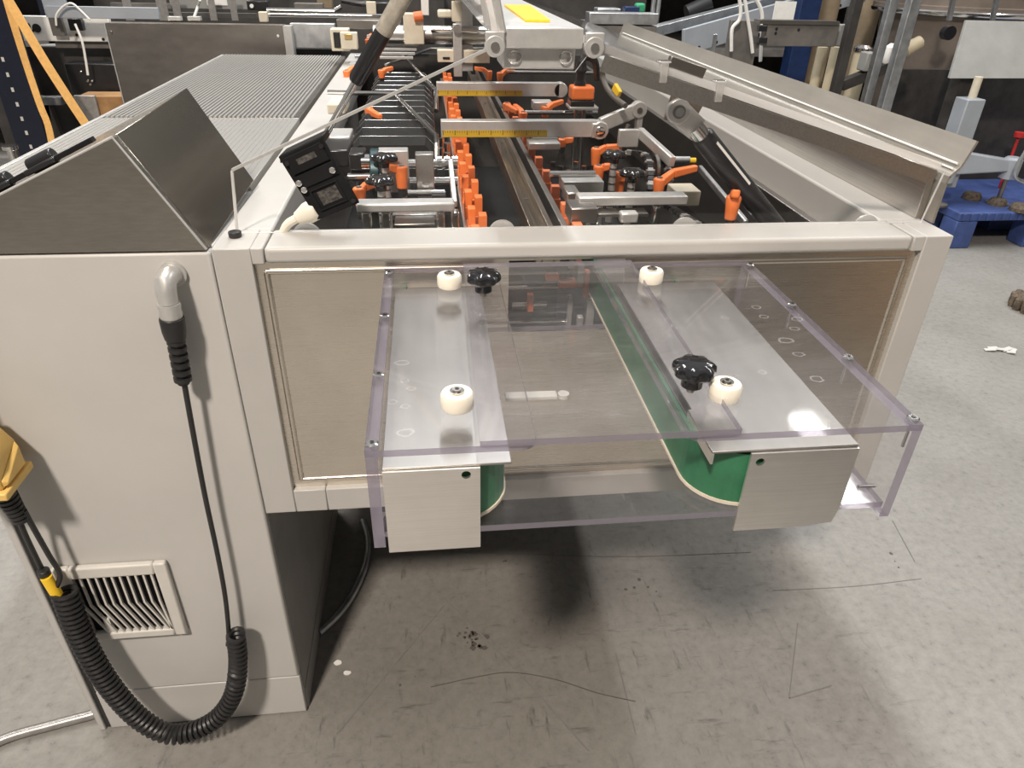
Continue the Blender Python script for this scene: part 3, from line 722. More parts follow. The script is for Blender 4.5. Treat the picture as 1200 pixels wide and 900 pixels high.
vw = (CAM - ctr(.06)).normalized(); vw = (vw - dn*vw.dot(dn)).normalized(); sd = dn.cross(vw)
if sd.z < 0: sd = -sd
def oncyl(k, ang): return ctr(k) + (vw*math.cos(ang) + sd*math.sin(ang)) * .0170
b = MB(); vs = []
for k in (.016, .112):
    for i in range(5): vs.append(oncyl(k, math.radians(30 + 15*i/4)))
b.add(vs, [(i, i+1, 6+i, 5+i) for i in range(4)]); b.build('white_label', M['white'], t)
lo = P(364, 190, 'y', .22); hi = P(470, 0, 'y', .16); d = hi - lo
t, s2, dn2 = gas_spring('gas_spring', 'black gas spring with pale sleeve rising past the picture top', lo, lo + d*1.35, .40, .0115)
MB().lathe(s2 + dn2*((hi-s2).length*.62), dn2, [(.0119, 0), (.0119, .14)], 24).build('pale_label_sleeve', plain('pale_sleeve', (.50,.46,.39), .35, .4, .25, 90), t)
MB().cyl(lo - dn2*.03, lo + dn2*.006, .008, n=12).build('rod_end', M['black'], t)

# black safety interlock on the panel's sloping edge
e0, e1 = V((.030, .0, 1.0515)), V((.368, .0, 1.2005)); ed = (e1 - e0).normalized(); en = V((ed.z, 0, -ed.x))
def onpan(px, py, y=.052): return P(px, py, 'y', y)
c0 = onpan(326, 184); c1 = onpan(377, 160); c2 = onpan(421, 238); c3 = onpan(372, 258)
il = thing('interlock_switch', (c0 + c2)/2, 'tilted black interlock switch block on the sloping clear panel', 'switch')
MB().hexa([c3, c2, c1, c0], [p + V((0, .0055, 0)) + V((0, 0, 0)) for p in (c3, c2, c1, c0)]).build('face_plate', M['black_matt'], il, .001)
def il_pt(u, v, y=0): return c0.lerp(c1, u).lerp(c3.lerp(c2, u), v) + V((0, y, 0))
def il_box(u0, v0, u1, v1, ya, yb, name, mat, bev=.0005):
    q = [(u0, v1), (u1, v1), (u1, v0), (u0, v0)]
    return MB().hexa([il_pt(u, v, ya) for u, v in q], [il_pt(u, v, yb) for u, v in q]).build(name, mat, il, bev)
M['smudge'] = plain('worn_black', (.07,.065,.06), .5, 0, .9, 220)
il_box(.10, .05, .92, .30, -.0030, -.0001, 'upper_rib', M['black_matt']); il_box(.06, .33, .94, .52, -.0022, -.0001, 'middle_rib', M['black_matt'])
il_box(.18, .58, .82, .60, -.0022, -.0001, 'recess_rim', M['black_matt']); il_box(.18, .88, .82, .90, -.0022, -.0001, 'recess_rim', M['black_matt'])
il_box(.18, .60, .22, .88, -.0022, -.0001, 'recess_rim', M['black_matt']); il_box(.78, .60, .82, .88, -.0022, -.0001, 'recess_rim', M['black_matt'])
il_box(.30, .64, .74, .84, -.0006, -.0001, 'worn_patch', M['smudge'], 0); il_box(.30, .12, .72, .20, -.0034, -.0031, 'worn_patch', M['smudge'], 0)
for (u, v) in ((.10, .42), (.86, .44), (.12, .53)):
    p = il_pt(u, v, -.0030); MB().lathe(p, (0,-1,0), [(.0042, 0), (.0042, .002), (.003, .003)], 14).build('screw', M['chrome'], il)
for (u, v) in ((.10, .12), (.90, .10), (.92, .93)):
    p = il_pt(u, v, -.0032); MB().cyl(p, p + V((0, -.0008, 0)), .003, n=12).build('screw_hole', M['black'], il)
MB().hexa([c0 + V((0, .006, 0)), c1 + V((0, .006, 0)), c1 + V((.006, .030, .004)), c0 + V((.006, .030, .004))],
          [c0 + V((0, .006, -.01)), c1 + V((0, .006, -.01)), c1 + V((.006, .030, -.006)), c0 + V((.006, .030, -.006))]).build('switch_body', M['black'], il, .001)
g0 = onpan(368, 246, .062); g1 = onpan(348, 256, .062)
b = MB().lathe(g0, g1 - g0, [(.0125, -.004), (.0145, 0), (.0145, .010), (.0105, .020), (.0085, .026)], 18); b.build('white_gland', M['nylon'], il)
MB().tube(smooth_path([g1, onpan(338, 262, .064), onpan(332, 272, .068), onpan(326, 290, .08)], 4), .0060, 10).build('white_hose', M['nylon'], il)

# ================================================================== INSIDE THE MACHINE
def lever(name_label, hub, tip, z, dz=.010, hub_h=.030, stud=.05, mat='orange', sc=1.0, group='orange clamping levers'):
    """clamping lever: hub on an upright stud, tapered arm"""
    h = P(hub[0], hub[1], 'z', z); t = P(tip[0], tip[1], 'z', z + dz)
    th = thing('clamping_lever', h, name_label, 'lever', group)
    d = V((t.x - h.x, t.y - h.y, 0)); Ld = max(d.length, .02); d.normalize(); Ld = min(Ld, .085)
    t = h + d*Ld + V((0, 0, dz))
    b = MB().lathe(h - V((0, 0, hub_h)), (0,0,1), [(.0085*sc, 0), (.0100*sc, hub_h*.5), (.0115*sc, hub_h), (.0100*sc, hub_h + .004)], 14)
    n = V((-d.y, d.x, 0)); r0, r1 = .0085*sc, .0058*sc; u = V((0, 0, 1))
    q = lambda p, r, hh: [p - n*r - u*hh, p + n*r - u*hh, p + n*r + u*hh, p - n*r + u*hh]
    k = h + d*Ld*.35 + u*(dz*.75)
    b.hexa(q(h - u*.007, r0, .009*sc), q(k - u*.002, r0*.85, .0075*sc)); b.hexa(q(k - u*.002, r0*.85, .0075*sc), q(t, r1, .006*sc))
    a = b.build('handle', M[mat], th, .0025)
    MB().cyl(h + V((0, 0, .0035)), h + V((0, 0, .0055)), .0055*sc, n=12).build('cap_screw', M['steel_dark'], th)
    MB().cyl(h - V((0, 0, hub_h + .012)), h - V((0, 0, hub_h)), .0075*sc, n=12).build('collar', M['black'], th)
    if stud > .013: MB().cyl(h - V((0, 0, hub_h + stud)), h - V((0, 0, hub_h + .012)), .0085*sc, n=14).build('stud', M['chrome'], th)
    return th
lv = [
 ('orange clamping lever standing left of the black gas spring, highest of them', (431, 47), (444, 36), 1.00, .012, .030, .05),
 ('large orange clamping lever beside the ribbed table, under the gas spring', (406, 84), (437, 74), .985, .008, .032, .07),
 ('orange clamping lever right of the gas spring with its arm to the right', (447, 83), (460, 80), .985, .004, .022, .02),
 ('orange lever lying below the gas spring rod, over the bellows', (432, 127), (446, 137), .965, -.006, .02, .02),
 ('orange clamping lever left behind the black star knob, nearest the interlock', (421, 222), (442, 214), .955, .008, .03, .02),
 ('orange clamping lever with upright hub right of the two black star knobs', (470, 197), (458, 196), .988, .002, .035, .06),
 ('orange clamping lever behind the far ruler bar, arm pointing left', (573, 84), (556, 80), .965, .010, .028, .03),
 ('orange clamping lever behind the far ruler bar, arm pointing right', (586, 86), (602, 81), .965, .008, .028, .03),
 ('orange clamping lever between the two ruler bars, left one of a pair', (594, 122), (612, 134), .955, -.006, .032, .03),
 ('orange clamping lever between the two ruler bars, right one of a pair', (613, 133), (599, 121), .950, .004, .032, .03),
 ('orange clamping lever between the ruler bars left of the orange switch', (639, 126), (659, 119), .955, .006, .026, .03),
 ('short orange lever peeping out below the near ruler bar', (659, 164), (672, 164), .935, .002, .016, .03),
 ('orange clamping lever under the knuckle of the near ruler bar, upper of two', (699, 175), (729, 172), .955, .006, .034, .07),
 ('orange clamping lever under the knuckle of the near ruler bar, lower of two', (702, 196), (716, 195), .945, .003, .030, .04),
 ('biggest orange clamping lever, right, with arm rising towards the black gas spring', (773, 211), (816, 197), .955, .016, .036, .02),
 ('upright orange lever end beside the right gas spring cylinder', (860, 232), (862, 225), .995, .012, .034, .06),
]
for a in lv: lever(*a, sc=1.0)
for px, py, z, lab in ((727, 203, .94, 'upright orange lever behind the right pair of black star knobs'),):
    lever(lab, (px, py), (px+2, py+6), z, -.006, .045, .03)

# black star knobs on threaded rods
def knob_rod(px, py, z, bottom, label, R=.021):
    p = P(px, py, 'z', z); th = thing('star_knob_spindle', p, label, 'knob', 'black star knobs on spindles')
    star(p.x, p.y, z - .012, th, R, .012, .009, .010, 5, 'star_knob', .17)
    MB().cyl((p.x, p.y, bottom), (p.x, p.y, z - .012), .0065, n=14).build('spindle', M['alu'], th)
    for k in range(6):
        zz = z - .024 - k*.014
        if zz > bottom + .006: MB().cyl((p.x, p.y, zz), (p.x, p.y, zz + .003), .0072, n=12).build('thread_ring', M['steel_dark'], th)
    return th
knob_rod(451, 187, 1.0, .86, 'black star knob on a spindle at the left, farther of two')
knob_rod(446, 214, .990, .845, 'black star knob on a spindle at the left, nearer of two')
knob_rod(720, 183, .985, .86, 'black star knob on a steel spindle at the right, farther of two')
knob_rod(741, 205, .980, .84, 'black star knob on a steel spindle at the right, nearer of two')

# guide rails running lengthwise
ga = thing('guide_rail', (.47, .7, .90), 'wide worn steel channel rail running back along the machine middle', 'rail', 'lengthwise guide rails')
MB().box((.437, .09, .905), (.447, 1.9, .938)).build('rail_flange', M['rail'], ga, .001)
MB().box((.4475, .09, .905), (.4655, 1.9, .925)).build('rail_web', M['rail'], ga, .001)
MB().box((.466, .09, .905), (.475, 1.9, .938)).build('rail_flange', M['rail'], ga, .001)
gb_ = thing('guide_rail', (.49, .7, .90), 'narrow dark steel rail right beside the wide worn channel rail', 'rail', 'lengthwise guide rails')
MB().box((.488, .09, .895), (.4985, 1.9, .938)).build('rail_bar', M['steel_dark'], gb_, .001)
MB().box((.4760, .09, .88), (.4875, 1.9, .905)).build('rail_gap_strip', M['black_matt'], gb_)  # black strip stands in for the shade between the rails
for y in (.35, .8, 1.3):
    MB().cyl((.456, y, .9255), (.456, y, .9275), .004, n=10).build('rail_screw', M['chrome'], ga)

# transport chains with orange lugs
ch = thing('lug_chain', (.352, .7, .9), 'lengthwise transport chain with two staggered rows of orange lugs, left of the rails', 'chain', 'orange lug chains')
MB().box((.338, .09, .862), (.348, 1.95, .905)).build('chain_guide', M['steel_y'], ch, .001)
MB().box((.349, .09, .87), (.372, 1.95, .897)).build('chain_links', M['steel_dark'], ch)
y = .115; k = 0
while y < 1.75:
    x = .3495 if k % 2 == 0 else .3640
    b = MB().box((x-.0066, y, .899), (x+.0066, y+.034, .925)); b.box((x-.0062, y+.002, .9249), (x+.0062, y+.022, .952 + .004*(k % 2)))
    b.build('orange_lug', M['orange'], ch, .0010); y += .0475; k += 1
c2 = thing('lug_chain', (.51, .5, .9), 'lengthwise chain with widely spaced orange lugs right of the rails', 'chain', 'orange lug chains')
MB().box((.503, .09, .87), (.513, 1.9, .900)).build('chain_links', M['steel_dark'], c2)
for k in range(11):
    y = .135 + k*.105
    b = MB().box((.5005, y, .901), (.5185, y+.030, .926)); b.box((.5015, y+.003, .9259), (.5165, y+.020, .948)); b.build('orange_lug', M['orange_dull'], c2, .0012)

# ruler bars across the rails
def ruler_bar(name_label, p0, p1, zb, h, ruler_x1, y0):
    """square bar along x with a yellow scale along its lower front"""
    a, c = P(*p0, 'z', zb), P(*p1, 'z', zb)
    y = (a.y + c.y)/2
    th = thing('ruler_bar', ((a.x + c.x)/2, y, zb), name_label, 'ruler', 'cross bars with yellow rulers')
    MB().box((a.x, y, zb), (c.x, y+.026, zb + h)).build('square_bar', M['alu'], th, .001)
    r1 = P(*ruler_x1, 'z', zb).x
    MB().box((a.x + .003, y-.0012, zb+.0012), (r1, y-.0001, zb + h*.44)).build('yellow_scale', M['ruler'], th)
    return th, a, c, y
t1, a, c, y1 = ruler_bar('cross bar with yellow ruler scale, the nearer of two', (517, 160), (700, 162), .970, .033, (641, 161), 0)
kn = MB().lathe((c.x+.006, y1-.006, .984), (0,1,0), [(.0185, 0), (.0185, .034)], 26)
kn.bar(V((c.x-.012, y1+.011, .984)), V((c.x+.020, y1+.011, .984)), .034, .030); kb = kn.build('knuckle', M['alu'], t1, .002)
MB().lathe((c.x+.006, y1-.0062, .984), (0,-1,0), [(.0100, 0), (.0100, .003), (.0085, .004)], 22).build('knuckle_bolt', M['chrome'], kb)
l0 = V((c.x+.010, y1+.016, .992)); l1 = P(748, 128, 'y', y1+.03)
MB().bar(l0, l1, .014, .030).build('link_arm', M['alu'], t1, .003)
MB().lathe(l1 + V((0, -.012, 0)), (0,1,0), [(.0165, 0), (.0165, .024)], 22).build('link_eye', M['alu'], t1, .001)
MB().lathe(l1 + V((0, -.0123, 0)), (0,-1,0), [(.006, 0), (.006, .003)], 14).build('link_pin', M['steel_dark'], t1)
MB().bar(l1 + V((.004, .004, -.01)), l1 + V((.006, .004, -.060)), .012, .022, (0, 1, 0)).build('drop_link', M['alu'], t1, .002)
p0, p1 = P(737, 146, 'y', y1+.01), P(724, 176, 'y', y1+.01)
MB().cyl(p0, p1, .006, n=12).build('ball_joint_rod', M['steel_dark'], t1); MB().cyl(p0.lerp(p1, .35), p0.lerp(p1, .6), .010, n=6).build('lock_nut', M['chrome'], t1)
t2, a, c, y2 = ruler_bar('cross bar with yellow ruler scale, the farther of two', (512, 113), (655, 113), .965, .035, (611, 112), 0)
MB().lathe((c.x+.004, y2+.0, .981), (0,1,0), [(.020, 0), (.020, .03)], 22).build('knuckle', M['alu'], t2, .002)

# orange switch box on its column
p = P(683, 118, 'z', .985); y = p.y
sw = thing('rotary_switch_box', (p.x, y, .93), 'orange and black switch box on a column at the end of the far ruler bar', 'switch')
MB().box((p.x-.030, y, .985), (p.x+.030, y+.05, 1.018)).build('orange_housing', M['orange'], sw, .006, seg=3)
MB().box((p.x-.031, y-.001, .970), (p.x+.031, y+.052, .9848)).build('black_base', M['black'], sw, .002)
MB().box((p.x-.034, y-.004, .963), (p.x+.042, y+.056, .9698)).build('mounting_plate', M['alu'], sw, .001)
MB().lathe((p.x-.005, y+.025, 1.0182), (0,0,1), [(.015, 0), (.015, .008), (.012, .010), (.012, .03), (.016, .036), (.012, .055)], 20).build('cable_gland', M['black'], sw)
MB().tube(smooth_path([(p.x-.005, y+.025, 1.07), (p.x+.006, y+.03, 1.085), (p.x+.03, y+.03, 1.075), (p.x+.045, y+.05, 1.03)], 6), .009, 10).build('black_cable', M['black'], sw)
for dx in (-.012, .008): MB().cyl((p.x+dx, y+.02, .56), (p.x+dx, y+.02, .9628), .0065, n=12).build('column_rod', M['chrome'], sw)

# bellows
be = thing('bellows_cover', (.21, 1.1, .9), 'dark grey folded bellows running back at the left inside the frame', 'bellows')
xa, xb = .118, .297; zt = .952; yb = .655; pitch = .088
prof2 = lambda f, z: [(xa - f, z-.075), (xa - f, z-.022), (xa+.020 - f*.5, z), (xb-.020 + f*.5, z), (xb + f, z-.022), (xb + f, z-.075)]
MB().prism([(x, z) for x, z in prof2(0, zt)], 'y', yb, yb+.004).build('end_plate', M['bellow'], be)
for k in range(12):
    y0 = yb + .005 + k*pitch
    A = prof2(-.006, zt-.016); B = prof2(.004, zt+.004)
    b = MB()
    r = [[(x, y0, z) for x, z in A], [(x, y0+pitch*.55, z) for x, z in B], [(x, y0+pitch*.72, z) for x, z in B], [(x, y0+pitch-.001, z) for x, z in A]]
    for i in range(3):
        for j in range(5): b.add([r[i][j], r[i][j+1], r[i+1][j+1], r[i+1][j]], [(0,1,2,3)])
    b.build('bellows_fold', M['bellow'], be, smooth=False)
    rd = MB().tube([(B[q][0], y0+pitch*.70, B[q][1]+.0006) for q in range(6)], .0010, 6); rd.build('fold_ridge', M['steel_y'], be)

# bent steel rods over the bellows
def rod(label, pts, r, grp='bent steel rods over the bellows'):
    return tag(MB().tube(pts, r, 10).build('bent_rod', M['chrome']), label, 'rod', grp)
rod('thick bent steel rod crossing the near bellows folds', [P(384, 108, 'z', .975), P(462, 110, 'z', .975), P(470, 118, 'z', .973), P(511, 159, 'z', .965), P(512, 170, 'z', .955), P(512, 186, 'z', .93)], .0058)
rod('bent steel rod crossing the far bellows folds', [P(416, 67, 'z', .985), P(472, 66, 'z', .985), P(478, 71, 'z', .982), P(511, 106, 'z', .965), P(511, 130, 'z', .94)], .0062)
rod('thin bent rod above the far end of the bellows', [P(452, 76, 'z', .985), P(480, 66, 'z', .99), P(505, 57, 'z', 1.0), P(575, 57, 'z', 1.0)], .0045)

# left cross drive: motor, disc, bearing blocks, shafts
Y = .36
dr = thing('cross_drive', (.2, Y, .85), 'steel cross drive with shafts and bearing blocks at the left front inside', 'drive')
def bx(px0, py0, px1, py1, y, dy, name, mat, par, bev=.0015):
    a = P(px0, py1, 'y', y); c = P(px1, py0, 'y', y)
    return MB().box((min(a.x, c.x), y, a.z), (max(a.x, c.x), y+dy, c.z)).build(name, M[mat], par, bev)
def shaft(px0, px1, py, y, r, name, mat, par):
    a = P(px0, py, 'y', y); c = P(px1, py, 'y', y); z = (a.z+c.z)/2
    return MB().cyl((a.x, y, z), (c.x, y, z), r, n=18).build(name, M[mat], par)
bx(410, 180, 427, 200, Y, .05, 'motor_block', 'black', dr, .003)
shaft(424, 434, 190, Y+.01, .014, 'coupling', 'chrome', dr)
p = P(440, 206, 'y', Y+.01); MB().lathe((p.x-.007, Y+.02, p.z), (1,0,0), [(.042, 0), (.044, .002), (.044, .014), (.042, .016)], 36).build('teal_disc', M['disc'], dr)
bx(446, 177, 478, 226, Y+.01, .03, 'bearing_plate', 'alu', dr)
bx(489, 181, 508, 234, Y-.02, .025, 'bearing_block', 'steel_y', dr)
p = P(499, 216, 'y', Y-.021); MB().lathe(p, (0,-1,0), [(.0058, 0), (.0058, .003)], 16).build('block_bolt', M['chrome'], dr)
shaft(478, 536, 192, Y+.02, .0085, 'upper_shaft', 'chrome', dr); shaft(478, 536, 213, Y+.02, .0085, 'lower_shaft', 'chrome', dr)
for px in (512, 521, 530): shaft(px, px+6, 191, Y+.02, .0125, 'shaft_collar', 'chrome', dr)
shaft(408, 446, 207, Y+.0, .0065, 'side_shaft', 'chrome', dr)
shaft(478, 521, 226, Y-.04, .0055, 'handle_rod', 'chrome', dr); shaft(506, 522, 230, Y-.04, .010, 'handle_grip', 'black', dr)
bx(418, 238, 533, 250, .16, .03, 'front_crossbar', 'alu', dr, .003)
for px in (425, 448, 512, 529): bx(px, 249, px+9, 268, .165, .02, 'crossbar_post', 'chrome', dr, .002)
bx(460, 251, 512, 258, .19, .04, 'base_plate', 'steel_y', dr); bx(462, 262, 510, 266, .15, .04, 'base_plate', 'steel_dark', dr)
a = P(528, 191, 'y', .30); c = P(533, 240, 'y', .22); MB().bar(a, c, .008, .014).build('drop_arm', M['alu'], dr, .002)
bx(384, 122, 404, 134, .75, .1, 'ivory_block', 'tan_block', dr, .003); bx(386, 160, 410, 172, .55, .08, 'pale_block', 'alu', dr, .003)
bx(378, 176, 408, 196, .45, .1, 'dark_block', 'black', dr, .003)
# small silver details between bellows and chain
for k in range(5):
    p = P(518 + (k % 2)*6, 172 + k*6, 'z', .915); MB().cyl(p, p + V((0, 0, .02)), .006 + .002*(k % 2), n=12).build('adjusting_screw', M['chrome'], dr)

# right hand mechanism: cross bars, plates, chain wheels
mr = thing('right_feed_mechanism', (.7, .4, .85), 'steel cross bars, plates and posts of the right-hand feed mechanism', 'mechanism')
bx(678, 230, 807, 242, .20, .03, 'near_crossbar', 'alu', mr, .002)
bx(790, 224, 822, 242, .24, .05, 'crossbar_foot', 'tan_block', mr, .002)
shaft(644, 697, 204, .40, .0065, 'cross_rod', 'chrome', mr)
bx(660, 213, 708, 226, .36, .05, 'flat_plate', 'alu', mr, .001)
bx(668, 244, 702, 262, .16, .05, 'feed_block', 'steel_dark', mr, .002)
bx(664, 226, 680, 240, .26, .05, 'feed_block', 'steel_y', mr, .002)
bx(727, 250, 749, 262, .17, .02, 'spindle_foot', 'alu', mr, .003)
for px in (764, 697, 684): bx(px, 241, px+11, 266, .21, .015, 'upright_post', 'chrome', mr, .004)
bx(680, 250, 760, 255, .18, .03, 'lower_bar', 'steel_dark', mr, .001)
bx(620, 168, 657, 176, .60, .05, 'flat_block', 'alu', mr, .002); bx(625, 163, 655, 170, .66, .04, 'flat_block', 'steel_y', mr, .001)
bx(625, 120, 648, 130, 1.1, .05, 'slide_block', 'alu', mr, .002)
shaft(615, 700, 132, 1.05, .006, 'far_cross_rod', 'chrome', mr); shaft(590, 705, 85, 1.7, .006, 'farthest_cross_rod', 'chrome', mr)
bx(724, 152, 750, 173, .55, .012, 'pivot_plate', 'alu', mr, .002)
a = P(750, 155, 'y', .56); c = P(788, 190, 'y', .40); MB().bar(a, c, .012, .020).build('slanted_stay', M['alu'], mr, .002)
a = P(820, 197, 'y', .45); c = P(874, 262, 'y', .14); MB().bar(a, c, .008, .012).build('side_stay', M['galv'], mr, .002)
shaft(786, 808, 187, .45, .006, 'valve_body', 'galv', mr); shaft(808, 815, 188, .45, .005, 'yellow_tip', 'yellow_tag', mr)
for k in range(6):
    p = P(648 + 9*k, 196 + 5*(k % 3), 'z', .905); MB().cyl(p, p + V((0, 0, .012)), .006, n=6).build('hex_bolt', M['chrome'], mr)
for (px, py) in ((690, 262), (712, 246), (598, 262), (655, 236)):
    pass
def roller_chain(label, pix, z, n):
    pts = smooth_path([P(x, y, 'y', yy) for x, y, yy in pix], 8)
    th = thing('roller_chain', pts[0], label, 'chain', 'dark roller chains on the right')
    Ls = [0]
    for a, c in zip(pts[:-1], pts[1:]): Ls.append(Ls[-1] + (c-a).length)
    for i in range(n):
        s_ = Ls[-1]*(i+.5)/n; j = max(k for k in range(len(Ls)-1) if Ls[k] <= s_); u = (s_-Ls[j])/(Ls[j+1]-Ls[j]+1e-9)
        p = pts[j].lerp(pts[j+1], u); d = (pts[j+1]-pts[j]).normalized()
        ln = Ls[-1]/n
        b = MB().bar(p - d*ln*.42, p + d*ln*.42, .010, .0085); b.cyl(p + V((-.008, 0, 0)), p + V((.008, 0, 0)), .0038, n=6)
        b.build('chain_link', M['conduit'] if i % 3 == 0 else M['black'], th, smooth=False)
    return th
roller_chain('dark roller chain dropping behind the big orange lever, left strand', [(734, 178, .48), (756, 182, .46), (762, 200, .40), (762, 224, .36)], .9, 14)
roller_chain('dark roller chain dropping behind the big orange lever, right strand', [(768, 178, .50), (778, 186, .46), (783, 200, .42), (785, 222, .36)], .9, 12)
roller_chain('dark roller chain slanting down to the front beam at the right', [(778, 238, .26), (796, 250, .20), (818, 264, .14)], .9, 10)
p = P(772, 200, 'y', .44); tag(MB().lathe(p + V((-.012, 0, 0)), (1,0,0), [(.030, 0), (.030, .006)], 30).build('chain_wheel', M['steel_dark']), 'toothless steel chain wheel between the two dark chain strands', 'wheel')
p0 = [P(706, 78, 'y', .75), P(707, 92, 'y', .75), P(713, 106, 'y', .7), P(722, 116, 'y', .66), P(733, 124, 'y', .62)]
cg = tag(MB().tube(smooth_path(p0, 6), .006, 10).build('grey_cable', M['cable_dark']), 'dark grey cable with yellow tag hanging under the right wing', 'cable')
a, c = P(720, 101, 'y', .68), P(726, 111, 'y', .66); MB().bar(a, c, .008, .016).build('cable_label', M['yellow_tag'], cg, .001)
# half-seen clear discs behind the front beam
for k, (px, lab) in enumerate(((360, 'below the interlock'), (588, 'behind the middle of the front beam'), (800, 'behind the beam right of the middle'), (1010, 'at the right end of the beam'))):
    p = P(px, 268, 'y', .085); tag(MB().lathe((p.x, .0772, .957), (0,1,0), [(.020, 0), (.020, .004)], 26).build('round_disc', M['alu']), 'grey round disc edge ' + lab, 'disc', 'grey discs behind the front beam')

# roller and clamps at the far left of the opening
fr_ = thing('cross_roller', (.3, 2.0, 1.02), 'long shiny cross roller with clamps at the far end of the bellows', 'roller')
shaft(438, 575, 41, 1.85, .030, 'roller_tube', 'steel_y', fr_)
shaft(505, 600, 36, 1.80, .008, 'guide_tube', 'chrome', fr_)
bx(389, 34, 408, 60, 1.80, .06, 'end_bracket', 'tan_block', fr_, .003); bx(392, 38, 401, 56, 1.795, .004, 'bracket_window', 'black', fr_, .001)
bx(400, 38, 418, 58, 1.76, .03, 'brass_clamp', 'tan_block', fr_, .003); bx(404, 40, 412, 46, 1.755, .004, 'brass_screw', 'brass', fr_, .001)
bx(474, 16, 496, 52, 1.80, .05, 'ivory_clamp', 'tan_block', fr_, .003); p = P(485, 20, 'y', 1.79); MB().cyl(p, p + V((.03, 0, .004)), .016, n=12).build('red_cap', M['orange_dull'], fr_)
bx(494, -6, 502, 18, 1.78, .02, 'white_stay', 'white', fr_, .002); bx(530, 2, 541, 26, 1.75, .05, 'pale_holder', 'tan_block', fr_, .003)
bx(532, 28, 541, 90, 1.70, .02, 'drop_strap', 'alu', fr_, .002); p = P(536, 34, 'y', 1.69); MB().lathe(p, (0,-1,0), [(.014, 0), (.014, .006)], 18).build('strap_bolt', M['chrome'], fr_)
bx(513, 59, 535, 73, 1.72, .05, 'slotted_block', 'tan_block', fr_, .002); bx(544, 60, 574, 74, 1.72, .05, 'slotted_block', 'tan_block', fr_, .002)
bx(519, 67, 527, 69, 1.715, .004, 'slot', 'black', fr_, 0)
bx(513, 12, 530, 21, 1.9, .05, 'pale_motor', 'tan_block', fr_, .006)
for k in range(6): bx(430 + 3*k, 42 + 5*k, 494 - 2*k, 44 + 5*k, 2.0 - .07*k, .02, 'cloth_slat', 'alu', fr_, 0)

# ================================================================== BACKGROUND, left
def bbox(px0, py0, px1, py1, y, dy, z_to=None):
    a = P(px0, py1, 'y', y); c = P(px1, py0, 'y', y)
    return MB().box((min(a.x, c.x), y, a.z if z_to is None else z_to), (max(a.x, c.x), y+dy, c.z))
def bt(name, label, cat, px0, py0, px1, py1, y, dy, mat, z_to=None, bev=.003, group=None):
    return tag(bbox(px0, py0, px1, py1, y, dy, z_to).build(name, M[mat], None, bev), label, cat, group)
# racking upright with slots
p = P(25, 120, 'y', 2.3); ru = thing('racking_upright', (p.x, 2.3, 0), 'dark navy racking upright with a column of slots, far left', 'racking')
MB().box((p.x-.075, 2.3, 0), (p.x+.055, 2.36, 2.2)).build('upright', M['navy'], ru, .004)
for k in range(30):
    MB().box((p.x-.022, 2.2985, .30 + k*.055), (p.x-.012, 2.2995, .316 + k*.055)).build('slot', M['cable'], ru)
MB().box((p.x-.16, 2.60, 0), (p.x-.10, 2.66, 2.2)).build('rear_upright', M['navy'], ru, .004)
for z in (.35, .8): MB().bar((p.x-.02, 2.37, z), (p.x-.13, 2.599, z+.35), .02, .03).build('brace', M['mid_machine'], ru)
# straps
def strap(label, pix, wd):
    pts = smooth_path([P(x, y, 'y', yy) for x, y, yy in pix], 4); b = MB()
    for a, c in zip(pts[:-1], pts[1:]): b.bar(a, c, wd, .003, (0, 1, 0))
    return tag(b.build('webbing_strap', M['strap']), label, 'strap', 'yellow webbing straps')
strap('wide yellow webbing strap slanting from the top left corner to the hood', [(-5, -20, 2.2), (12, 4, 2.2), (50, 68, 2.2), (82, 118, 2.2), (108, 158, 2.2), (125, 190, 2.2)], .034)
strap('narrow twisted yellow strap left of the wide yellow strap', [(5, -10, 2.21), (16, 28, 2.23), (33, 82, 2.25), (48, 126, 2.25), (56, 146, 2.25), (62, 175, 2.25), (66, 205, 2.25)], .026)
# machine frame with white beam
bm_ = thing('rear_machine', (-1.0, 2.6, 0), 'white drilled beam and dark frame of a machine behind the straps', 'machine')
bbox(22, 20, 126, 48, 2.6, .03).build('drilled_beam', M['white'], bm_, .003)
for (px, py, r) in ((32, 30, .012), (43, 33, .017), (72, 25, .006), (90, 41, .006), (121, 46, .006), (39, 36, .005)):
    p = P(px, py, 'y', 2.598); MB().lathe(p, (0,-1,0), [(r, 0), (r, .001)], 18).build('drilled_hole', M['black'], bm_)
bbox(62, 20, 71, 42, 2.57, .02).build('clamp_plate', M['mid_machine'], bm_, .002)
bbox(66, 48, 128, 56, 2.62, .04).build('lower_rail', M['mid_machine'], bm_)
bbox(82, 22, 94, 36, 2.56, .03).build('cable_clamp', M['black'], bm_, .003)
bbox(-30, 56, 140, 60, 2.68, .05, 0).build('dark_cover', M['dark_machine'], bm_)
bbox(85, 75, 140, 112, 2.5, .1).build('black_box', M['black'], bm_, .004)
for (px, py) in ((103, 95), (108, 95), (106, 99), (95, 84)):
    p = P(px, py, 'y', 2.495); MB().lathe(p, (0,-1,0), [(.006, 0), (.004, .004)], 10).build('shiny_nut', M['chrome'], bm_)
br = thing('blue_grey_bracket', P(120, 12, 'y', 2.5), 'pale blue-grey angled bracket at the top left above the white beam', 'bracket')
bbox(54, -20, 70, 20, 2.5, .02).build('upright_leg', M['bluegrey'], br, .002); bbox(56, 9, 184, 21, 2.48, .02).build('flat_leg', M['bluegrey'], br, .002)
tag(MB().tube(smooth_path([P(66, 30, 'y', 2.46), P(66, 18, 'y', 2.46), P(74, 8, 'y', 2.46), P(84, 4, 'y', 2.45), P(94, 12, 'y', 2.45), P(105, 23, 'y', 2.45)], 5), .0042, 8).build('white_cable', M['white']), 'white cable looping over the blue-grey bracket', 'cable', 'white cables at the left')
